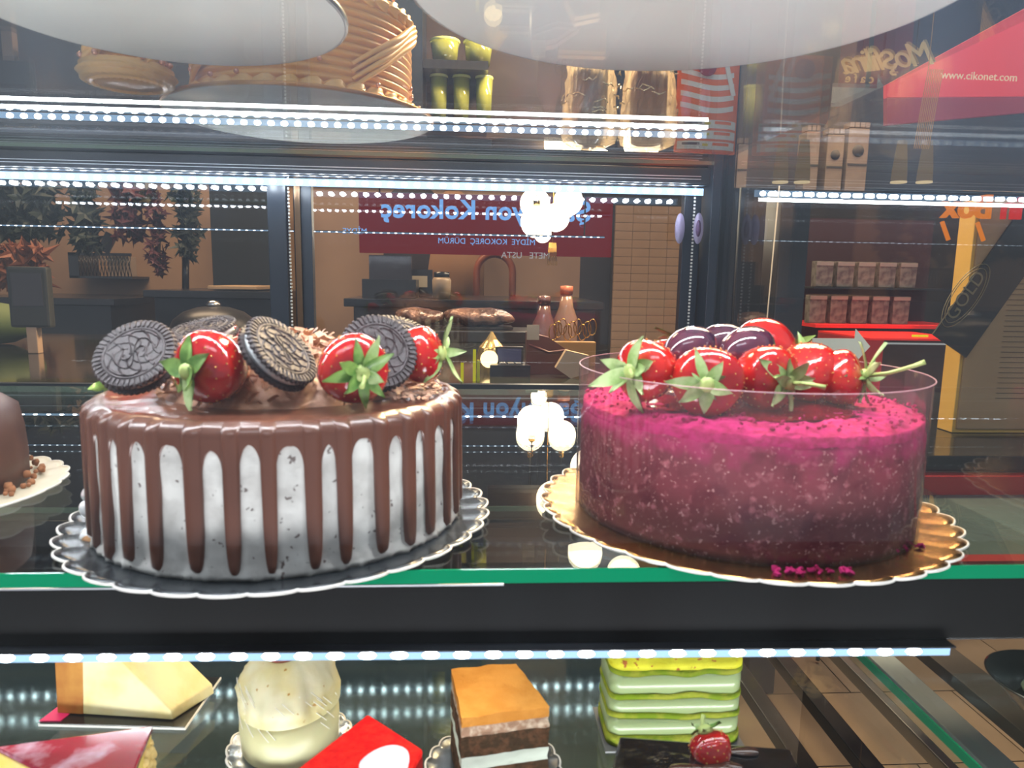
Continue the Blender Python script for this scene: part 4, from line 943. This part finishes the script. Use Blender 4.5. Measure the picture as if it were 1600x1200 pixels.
tag(box('white_box', mat('pale carton', (.42, .33, .26), .6), t.location.x+.03, t.location.x+.13, 3.82, 3.92, t.location.z+.0125, t.location.z+.115, bevel=.002), 'pale square box inside the wire basket', 'box')
# dark panel and counters
tag(box('dark_panel', mat('blackboard panel', (.012, .016, .018), .5), at(331, 400, 3.7).x, at(430, 400, 3.7).x, 3.7, 3.76, .0, at(331, 250, 3.7).z, bevel=.003), 'tall dark panel behind the left sliding door, right of the plants', 'panel')
def counter(label, x0, x1, ytop, Y, dep, m, top=None, h=.03):
    a = at(x0, ytop, Y); b = at(x1, ytop, Y); t = thing('counter', label, 'counter', (a.x, Y, 0)); W = b.x-a.x
    MB().box(0, W, 0, dep, .02, a.z-h).obj('body', m, t, bevel=.003); MB().box(-.03, W+.03, -.03, dep, a.z-h+.0005, a.z).obj('worktop', top or black, t, bevel=.003); return t, a.z
dk = mat('dark counter front', (.018, .018, .018), .35, coat=.2)
counter('dark low counter at the far left under the maple bouquet', -60, 172, 463, 3.1, .6, dk)
counter('black work counter below the dark panel and slender plant', 240, 425, 453, 2.95, .6, dk)
c_, cz = counter('long black counter below the red sign in the middle of the shop', 552, 930, 466, 2.6, .7, mat('dark brown counter', (.03, .022, .02), .35, coat=.2))
tag(box('tray_board', mat('pale wooden tray', (.45, .30, .17), .5), at(330, 450, 3.0).x, at(405, 450, 3.0).x, 2.96, 3.3, at(330, 452, 2.95).z+.0005, at(330, 452, 2.95).z+.014, bevel=.002), 'thin pale wooden tray on the black counter under the dark panel', 'tray')
# arched black lid
q = at(335, 505, 1.9); t = thing('domed_cover', 'glossy black domed cover behind the chocolate cake', 'cover', (q.x, 1.9, q.z-.03))
MB().lathe([(.11, 0), (.112, .012), (.10, .04), (.075, .06), (.04, .072), (.001, .076)], 60).obj('dome', mat('glossy black dome', (.02, .018, .018), .35, spec=.3), t)
MB().lathe([(.016, .073), (.018, .08), (.012, .088), (.001, .09)], 24).obj('knob', steel, t)
bk = thing('back_counter', 'dark counter directly behind the rear doors of the case', 'counter', (0, 1.25, 0))
zb = at(600, 601, 1.25).z
MB().box(-1.6, .30, 0, 1.0, .03, zb-.02).obj('body', dk, bk); MB().box(-1.62, .32, -.02, 1.0, zb-.0195, zb).obj('worktop', mat('black stone worktop', (.02, .019, .017), .12, coat=.4), bk, bevel=.002)
tag(box('cover_riser', dk, q.x-.14, q.x+.14, 1.78, 2.05, zb, q.z-.0301, bevel=.003), 'dark block under the domed cover behind the chocolate cake', 'box')
# terminal with pale pole
q = at(52, 505, 1.7); t = thing('card_terminal', 'upright dark card terminal on a pale post at the left', 'card terminal', (q.x, 1.7, zb))
MB().box(-.012, .012, -.01, .01, 0, q.z-zb).obj('post', mat('pale tan post', (.45, .30, .20), .5), t, bevel=.002)
MB().box(-.045, .045, -.012, .012, q.z-zb-.01, q.z-zb+.13).obj('housing', mat('dark olive casing', (.035, .035, .03), .4), t, bevel=.006)
MB().box(-.034, .034, -.0135, -.0122, q.z-zb+.04, q.z-zb+.115).obj('screen', mat('dark screen', (.05, .045, .05), .1), t)
q = at(18, 520, 1.9); tag(blob('green_cushion', Vector((q.x-.05, 1.9, zb+.055)), .12, .08, .055, mat('olive green cloth', (.09, .13, .03), .7), None, amp=.05, sc=20), 'rounded olive green lump at the left edge', 'cushion')
# yellow-green jars at the top
yg = mat('yellow green glass', (.42, .45, .08), .12, coat=.6, col2=(.20, .22, .05), cscale=9)
a = at(661, 190, 1.75); b = at(762, 190, 1.75)
t = thing('hanging_rack', 'dark two-tier rack holding yellow green glasses at the top centre', 'rack', (a.x, 1.75, 0)); W = b.x-a.x
z1 = at(661, 186, 1.75).z; z2 = at(661, 92, 1.75).z; z3 = at(661, 0, 1.75).z
MB().box(0, W, 0, .14, z1-.012, z1).obj('tier', dk, t); MB().box(0, W, 0, .14, z2-.02, z2).obj('tier', dk, t)
MB().box(-.09, -.001, 0, .14, z1-.012, 2.99).obj('side_board', navy, t); MB().box(0, W+.25, .141, .16, z1-.012, 2.99).obj('back_board', mat('umber board', (.07, .045, .04), .5), t)
labs = ['tall yellow green tumbler, lower tier, nearest the rack side', 'tall yellow green tumbler, lower tier, middle', 'tall yellow green tumbler, lower tier, nearest the open end', 'wide yellow green bowl on the upper tier of the rack', 'second wide yellow green bowl on the upper tier, at the open end']
for i in range(5):
    low = i < 3; x = (.035+.055*i) if low else (.05+.08*(i-3)); r = .022 if low else .036; h = .11 if low else .055
    g_ = thing('glass_tumbler' if low else 'glass_bowl', labs[i], 'glass', (a.x+x, 1.80, (z1 if low else z2)+.0005))
    MB().lathe([(.001, 0), (r*.75, 0), (r, h), (r*.94, h), (r*.7, .005), (.001, .005)], 28).obj('wall', yg, g_)
    MB().lathe([(r*.99, h-.004), (r*1.03, h), (r*.99, h+.002)], 28, cap=False).obj('rim', mat('bright rim', (.8, .85, .3), .1), g_)
# brown draped wall piece in the top middle
tag(box('wall_panel', mat('brown wood panel', (.12, .075, .05), .5, col2=(.08, .05, .035), cscale=5), at(770, 100, 2.4).x, at(900, 100, 2.4).x, 2.4, 2.45, at(770, 235, 2.4).z, 2.9, bevel=.004), 'brown panel behind the clear bags, right of the glasses rack', 'panel')
# middle counter goods
q = at(695, 470, 2.6); q_ = q
def item(name, label, cat, px, Y, base, parts):
    p = at(px, 500, Y); t = thing(name, label, cat, (p.x, Y, base))
    for n_, m, mb in parts: mb.obj(n_, m, t)
    return t
item('napkin_holder', 'small black holder with a pale card on the middle counter', 'holder', 657, 2.9, cz, [('body', black, MB().box(-.05, .05, -.03, .03, 0, .11)), ('card', mat('pale card', (.5, .42, .3), .6), MB().box(-.03, .03, -.034, -.031, .04, .085))])
item('jar', 'pale jar with dark lid beside the black holder', 'jar', 690, 2.7, cz, [('wall', mat('beige jar', (.45, .33, .22), .3), MB().lathe([(.001, 0), (.034, 0), (.036, .07), (.03, .08), (.001, .08)], 24)), ('lid', black, MB().lathe([(.001, .08), (.03, .08), (.03, .10), (.001, .102)], 24))])
item('cash_register', 'low dark register at the left end of the middle counter', 'register', 612, 2.75, cz, [('body', dk, MB().box(-.10, .10, -.08, .08, 0, .07)), ('screen', mat('dark screen'), MB().box(-.08, .08, -.03, -.02, .07, .16))])
t = thing('orange_chair', 'orange chair with arched backrest behind the middle counter', 'chair', (at(772, 500, 3.55).x, 3.55, 0))
om2 = mat('orange leather', (.32, .09, .035), .4); zc = at(772, 400, 3.55).z
MB().tube([(-.09+.0*i, 0, z) for i, z in ((0, .5), (1, zc-.10))]+[(-.09*cos(a), 0, zc-.08+.09*sin(a)) for a in [PI*i/12 for i in range(13)]]+[(.09, 0, zc-.10), (.09, 0, .5)], .018, 8).obj('back_frame', om2, t)
MB().box(-.2, .2, -.2, .2, .45, .52).obj('seat', om2, t, bevel=.02)
for x in (-.17, .17):
    for y in (-.17, .17): MB().tube([(x, y, .45), (x*1.1, y*1.1, .0)], .014, 8).obj('leg', black, t)
# tan and dark coat shapes put in for a reflected figure
t = thing('coat', 'tan and dark coat shapes standing in for a reflected figure behind the red sign', 'coat', at(690, 400, 3.75))
def drape(w0, w1, h, m, dx, n_='cloth'):
    mb = MB(); mb.lathe([(.04, h/2+.02), (w0*.75, h/2-.04), (w0, h/2-.12), (w0*1.05, 0), (w1, -h/2), (w1*.9, -h/2)], 48, Matrix.Translation((dx, 0, 0)) @ Matrix.Diagonal((1, .35, 1, 1)), fr=lambda a, r, z: r*(1+.06*sin(7*a+z*6))); mb.obj(n_, m, t)
drape(.15, .17, .62, mat('tan cloth', (.36, .20, .10), .8), .06, 'tan_shape'); drape(.14, .10, .72, mat('dark cloth', (.03, .025, .03), .8), -.15, 'dark_shape')
# goods on the back counter between the cakes
q = at(768, 590, 1.45)
t = thing('paper_cone_bag', 'shiny gold tipped clear cone bag lit from inside, left of the card reader', 'bag', (at(768, 560, 1.45).x, 1.45, zb))
hh_ = at(768, 518, 1.45).z-zb
MB().lathe([(.001, 0), (.030, 0), (.034, .02), (.026, .05), (.012, hh_*.8), (.002, hh_)], 40, fr=lambda a, r, z: r*(1+.12*noise.noise(Vector((cos(a)*4, sin(a)*4, z*60)))), smooth=False).obj('film', mat('golden foil film', (.85, .58, .22), .15, .75, bump=.5, bscale=80), t)
tag(MB().ball(Vector((0, 0, 0)), .018, 16).obj('candle_light', emat('warm bulb', (1, .75, .35), 3), None, loc=(t.location.x-.006, 1.405, zb+.030)), 'small glowing bulb in front of the cone bag', 'lamp')
item('card_reader', 'dark card reader with bluish screen on the back counter between the cakes', 'card reader', 797, 1.40, zb, [('body', mat('charcoal plastic', (.025, .025, .03), .3), MB().prism([(-.04, -.03), (.04, -.03), (.03, .03), (-.03, .03)], 0, .022).box(-.028, .028, .005, .02, .022, .055)), ('screen', mat('blue grey screen', (.10, .11, .2), .1), MB().box(-.024, .024, .003, .0049, .026, .052)), ('keypad', mat('grey keys', (.2, .2, .2), .4), MB().box(-.02, -.008, -.02, 0, .022, .025).box(-.004, .008, -.02, 0, .022, .025).box(.012, .022, -.02, 0, .022, .025))])
item('leather_case', 'brown leather case standing right of the card reader', 'case', 857, 1.42, zb, [('body', mat('brown leather', (.14, .045, .03), .35, coat=.3), MB().prism([(-.045, 0), (.045, 0), (.045, .045), (.0, .075), (-.045, .085)], -.015, .015, Matrix.Rotation(PI/2, 4, 'X'))), ('strap', mat('dark red leather', (.08, .02, .02), .4), MB().tube([(-.04, -.017, .06), (0, -.019, .045), (.04, -.017, .05)], .003, 6)), ('tag', mat('pale card'), MB().box(-.045, -.02, -.018, -.016, .07, .10))])
item('napkin', 'pale folded napkin between the leather case and the pink cake', 'napkin', 893, 1.36, zb, [('cloth', mat('beige napkin', (.45, .33, .22), .8), MB().prism([(-.03, .02), (.0, .0), (.035, .01), (.035, .045), (-.01, .055)], -.01, .01, Matrix.Rotation(PI/2, 4, 'X')))])
t = thing('gold_wire_basket', 'curly gold wire basket behind the pink cake collar', 'basket', (at(895, 540, 1.55).x, 1.55, zb))
for i in range(9):
    x = -.045+i*.011; MB().tube([(x+.009*cos(a), .004*i % .01, .075+.018*sin(a)+.006*(i % 3)) for a in [2*PI*k_/14 for k_ in range(14)]], .0013, 5, closed=True).obj('wire_loop', brass, t)
MB().box(-.05, .05, -.012, .012, 0, .055).obj('body', mat('dull gold box', (.35, .2, .07), .4), t, bevel=.002)
for i, (px, h_, lab) in enumerate(((722, .030, 'short bright yellow straw stub beside the chocolate cake'), (741, .052, 'tall bright yellow straw right of the short one'), (747, .035, 'thin dull yellow straw touching the tall one'))):
    p = at(px, 600, 1.30); tag(box('yellow_straw', emat('glowing yellow plastic', (.75, .72, .02), .6) if i < 2 else mat('yellow plastic', (.5, .5, .03), .3), p.x-.0028, p.x+.0028, 1.297, 1.303, zb, zb+h_*1.15, bevel=.0005), lab, 'straw')  # brightness of the first two straws is put in as emission
for i, (px, h_, mm, lab) in enumerate(((850, .13, mat('rosy bottle', (.14, .07, .07), .2, coat=.5), 'dim rosy bottle at the left of the bottle pair'), (884, .155, mat('beige bottle', (.26, .16, .12), .2, coat=.5), 'beige bottle with orange cap behind the gold wire basket'))):
    t = item('bottle', lab, 'bottle', px, 1.75, zb, [('body', mm, MB().lathe([(.001, 0), (.028, 0), (.03, .01), (.03, h_*.6), (.018, h_*.8), (.014, h_), (.001, h_)], 28)), ('cap', mat('orange cap', (.45, .12, .05), .4) if i else mm, MB().lathe([(.001, h_), (.016, h_), (.016, h_+.02), (.001, h_+.021)], 20))])
# plastic wrapped goods
for i, (px, lab) in enumerate(((655, 'clear wrapped pack lit at its edge, behind the chocolate cake'), (748, 'long clear wrapped pack with bright creases, left of the bottles'))):
    p = at(px, 495, 2.2); t = thing('wrapped_pack', lab, 'package', (p.x, 2.2, p.z-.035))
    o = blob('wrapper', Vector((0, 0, .035)), .075+.035*i, .05, .030, mat('shiny wrapper', (.30, .17, .13), .15, .3, coat=.6, bump=.8, bscale=50, col2=(.12, .07, .06), cscale=20, dist=.01), t, amp=.12, sc=30, seed=i)
    MB().box(-.07-.035*i, .07+.035*i, -.05, .05, -.0, .006).obj('tray', dk, t)
tag(box('pack_stand', dk, at(630, 500, 2.2).x, at(840, 500, 2.2).x, 2.1, 2.3, zb, at(668, 495, 2.2).z-.0355, bevel=.003), 'dark stand under the clear wrapped packs', 'stand')
# right part of the shop: black pillars, shelf with bags
for i, (x0, x1, Y, mm, lab) in enumerate(((1098, 1150, 1.9, black, 'black pillar just right of the rear doors'), (1152, 1205, 2.0, mat('charcoal', (.03, .028, .03), .35), 'charcoal cupboard side between the two black pillars'), (1216, 1262, 1.8, navy, 'dark blue grey pillar left of the bag shelves'))):
    a = at(x0, 400, Y); b = at(x1, 400, Y); tag(box('pillar', mm, a.x, b.x, Y, Y+.1, .0, at(x0, 292 if i < 2 else 296, Y).z, bevel=.004), lab, 'pillar')
p = at(1210, 400, 1.75); tag(MB().tube([(p.x, 1.75, at(1210, 290, 1.75).z), (p.x-.01, 1.75, at(1206, 560, 1.75).z), (p.x-.012, 1.75, .001)], .0018, 6).obj('pale_cable', mat('pale cable', (.5, .45, .4), .4)), 'thin pale cable hanging between the black pillars', 'cable')
ov = mat('lilac sticker', (.30, .27, .42), .4)
for i, (px, lab) in enumerate(((1091, 'lilac oval sticker on the dark post'), (1062, 'fainter lilac oval sticker left of the post'))):
    p = at(px, 357, 1.019 if i == 0 else 1.04); t = thing('oval_sticker', lab, 'sticker', p); 
    MB().lathe([(.001, 0), (.022, 0), (.022, .0008), (.001, .0008)], 40, Matrix.Rotation(PI/2, 4, 'X') @ Matrix.Diagonal((.33, 1, 1, 1))).obj('face', ov, t)
    if i == 0: MB().lathe([(.001, .0009), (.012, .0009), (.001, .0012)], 24, Matrix.Rotation(PI/2, 4, 'X') @ Matrix.Diagonal((.33, 1, 1, 1))).obj('emblem', mat('plum print', (.16, .10, .22), .4), t)
for i, (px, py, lab) in enumerate(((1101, 384, 'tiny blue light on the pillar, left of two'), (1129, 381, 'tiny blue light on the pillar, right of two'))):
    tag(MB().ball(Vector((0, 0, 0)), .003, 8).obj('indicator_light', emat('blue indicator', (.05, .05, 1), 3), None, loc=at(px, py, 1.89)), lab, 'light')
# high shelf with packs and spot glow
Y = 2.6; sp = thing('high_shelf', 'long dark high shelf carrying pale packs under the slanted sign', 'shelf', (0, Y, 0))
a = at(1105, 292, Y); b = at(1375, 292, Y)
MB().box(a.x, b.x, 0, .25, a.z-.02, a.z).obj('board', dk, sp, bevel=.002); MB().box(a.x, b.x, .25, .27, a.z-.02, 2.9).obj('back', mat('dark brown back', (.045, .035, .035), .6), sp)
pk = mat('beige pack', (.30, .215, .155), .5, col2=(.24, .17, .12), cscale=12)
xs = [(1112, 1126, 232), (1132, 1148, 232), (1150, 1166, 225), (1255, 1276, 205), (1288, 1314, 210), (1320, 1352, 200)]
names = ['leftmost pale pack on the high shelf, by the shelf corner', 'second pale pack from the corner of the high shelf', 'third pale pack from the corner of the high shelf', 'slim pale pack between the lit sconces on the high shelf', 'pale pack with round emblem in the middle of the high shelf', 'widest pale pack on the high shelf, near the red sign']
for i, (x0, x1, yt) in enumerate(xs):
    p0, p1, pt = at(x0, 290, Y+.05), at(x1, 290, Y+.05), at(x0, yt, Y+.05); W = (p1.x-p0.x); t = thing('coffee_pack', names[i], 'package', ((p0.x+p1.x)/2, Y+.05, a.z+.0005)); Hh = pt.z-a.z
    MB().box(-W/2, W/2, 0, .07, 0, Hh).obj('body', pk, t, bevel=.003); MB().box(-W/2*.94, W/2*.94, -.002, -.0002, Hh*.42, Hh*.45).obj('label_line', grout, t)
    if i > 3: MB().lathe([(.001, 0), (W*.28, 0), (W*.28, .001), (.001, .001)], 24, Matrix.Translation((0, -.001, Hh*.65)) @ Matrix.Rotation(PI/2, 4, 'X')).obj('emblem', grout, t)
    for k_ in range(2 if W < .05 else 3 if W < .07 else 4):
        nn_ = (2 if W < .05 else 3 if W < .07 else 4); MB().box(-W/2+W/nn_*k_+.002, -W/2+W/nn_*(k_+1)-.002, 0, .05, Hh+.003, Hh+.022).obj('top_tab', pk, t)
for i, (px, lab) in enumerate(((1219, 'lit cone sconce over the pale cable'), (1253, 'lit cone sconce right of the pale cable'), (1404, 'lit cone sconce below the red sign, left'), (1444, 'lit cone sconce below the red sign, right'))):
    p = at(px, 284, 2.3); t = thing('wall_sconce', lab, 'lamp', p)
    MB().lathe([(.024, 0), (.023, .03), (.019, .08), (.014, .13), (.001, .13)], 24).obj('shade', emat('lit parchment shade', (.75, .50, .26), .19), t)
    MB().lathe([(.001, -.004), (.0245, -.004), (.025, .0), (.024, .001)], 24, cap=False).obj('base_ring', emat('lit ring', (1, .75, .42), .7), t)
# packs shelf at right
Y = 2.3; sh = thing('bag_rack', 'red edged rack of pale paper bags behind the pink cake, right side', 'rack', (0, Y, 0))
a = at(1272, 506, Y); b = at(1470, 506, Y); c = at(1272, 330, Y)
MB().box(a.x, b.x+.1, .24, .26, a.z-.6, c.z).obj('back', mat('dim maroon back', (.07, .025, .025), .5), sh)
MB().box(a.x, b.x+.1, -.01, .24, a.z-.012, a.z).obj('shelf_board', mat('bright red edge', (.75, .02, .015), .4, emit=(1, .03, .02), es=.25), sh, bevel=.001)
MB().box(a.x, b.x+.1, 0.02, .24, at(1272, 448, Y).z-.006, at(1272, 448, Y).z).obj('shelf_board', dk, sh)
pb = mat('pale paper bag', (.27, .22, .17), .6, col2=(.13, .09, .08), cscale=45)
rowlab = ['lower rack shelf', 'upper rack shelf']; ordn = ['first', 'second', 'third', 'fourth', 'fifth']
for r_, (zz, hh_, k_) in enumerate(((a.z, .095, 5), (at(1272, 448, Y).z, .085, 5))):
    for i in range(k_):
        px = 1285+i*33+(r_*6); x = at(px, 480, Y).x; t = thing('paper_bag', 'pale paper bag, %s from the pillar on the %s' % (ordn[i], rowlab[r_]), 'bag', (x, Y+.03, zz+.0005), group='paper bags on the red edged rack')
        MB().prism([(-.028, 0), (.028, 0), (.030, hh_), (-.030, hh_)], -.035, 0, Matrix.Rotation(PI/2, 4, 'X') @ Matrix.Translation((0, 0, 0))).obj('body', pb, t, bevel=.002)
        MB().box(-.029, .029, -.002, -.0003, hh_-.014, hh_-.002).obj('fold', mat('pale fold', (.42, .33, .26), .5), t)
# red counter with arrow
Y = 2.0; a = at(1356, 528, Y); b = at(1470, 528, Y); t = thing('red_counter', 'bright red counter corner with pale inset strip right of the arrow', 'counter', (a.x, Y, 0)); W = b.x-a.x+.1
rg = mat('bright red laminate', (.55, .035, .04), .4)
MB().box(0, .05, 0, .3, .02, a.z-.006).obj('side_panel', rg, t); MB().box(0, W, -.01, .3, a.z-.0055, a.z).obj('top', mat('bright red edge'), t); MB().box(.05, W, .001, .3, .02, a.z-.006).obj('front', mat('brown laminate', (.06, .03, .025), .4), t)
MB().box(.055, W, -.003, .0, a.z-.018, a.z-.013).obj('pale_strip', whl, t)
q = at(1322, 541, 1.95); t = thing('arrow_sign', 'pale grey arrow sign pointing right, behind the pink cake', 'sign', q)
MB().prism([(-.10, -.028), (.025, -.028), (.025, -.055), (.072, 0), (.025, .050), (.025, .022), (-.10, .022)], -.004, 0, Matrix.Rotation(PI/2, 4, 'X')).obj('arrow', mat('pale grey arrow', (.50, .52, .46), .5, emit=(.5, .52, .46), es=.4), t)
MB().tube([(0, .006, -.03), (0, .006, -q.z+.01)], .006, 8).obj('post', dk, t)
q = at(1440, 523, 2.06); q.z = a.z+.0035; tag(box('yellow_light_bar', emat('yellow light bar', (1, .75, .02), 1.0), q.x-.028, q.x+.022, 2.06, 2.065, q.z-.003, q.z+.003, bevel=.0005), 'short glowing yellow bar above the red counter', 'light')

# things of a kind share a group
GRP = {'strawberry': None, 'sandwich_cookie': 'sandwich cookies on the chocolate cake', 'black_grape': 'glazed grapes on the pink cake', 'cake_board': 'scalloped cake boards',
 'round_cake_board': 'round boards on the topmost shelf', 'glass_shelf': 'glass shelves of the case', 'light_strip': 'light strips in the case', 'sliding_door': 'sliding doors of the case',
 'caramel_cake': 'caramel cakes on the topmost shelf', 'clear_bag': 'clear bags on the topmost shelf', 'globe_lamp': 'globe lamps hanging in the shop', 'hanging_plant': 'plants on the beige wall',
 'counter': 'counters in the shop', 'glass_tumbler': 'yellow green glasses on the rack', 'glass_bowl': 'yellow green glasses on the rack', 'floor_beam': 'beams beside the lower case', 'yellow_straw': 'yellow straws',
 'bottle': 'bottles on the back counter', 'wrapped_pack': 'wrapped packs', 'pillar': 'pillars right of the doors', 'oval_sticker': 'oval stickers', 'indicator_light': 'blue indicator lights',
 'coffee_pack': 'packs on the high shelf', 'wall_sconce': 'cone sconces over the high shelf'}
for o in list(C.objects):
    if o.parent is None and 'category' in o and 'group' not in o:
        n_ = o.name.split('.')[0]
        if n_ in GRP: o['group'] = GRP[n_] or ('strawberries on the pink cake' if o.location.x > 0 and o.location.z > .95 else 'strawberries on the chocolate cake' if o.location.z > .95 else 'strawberries on slices')
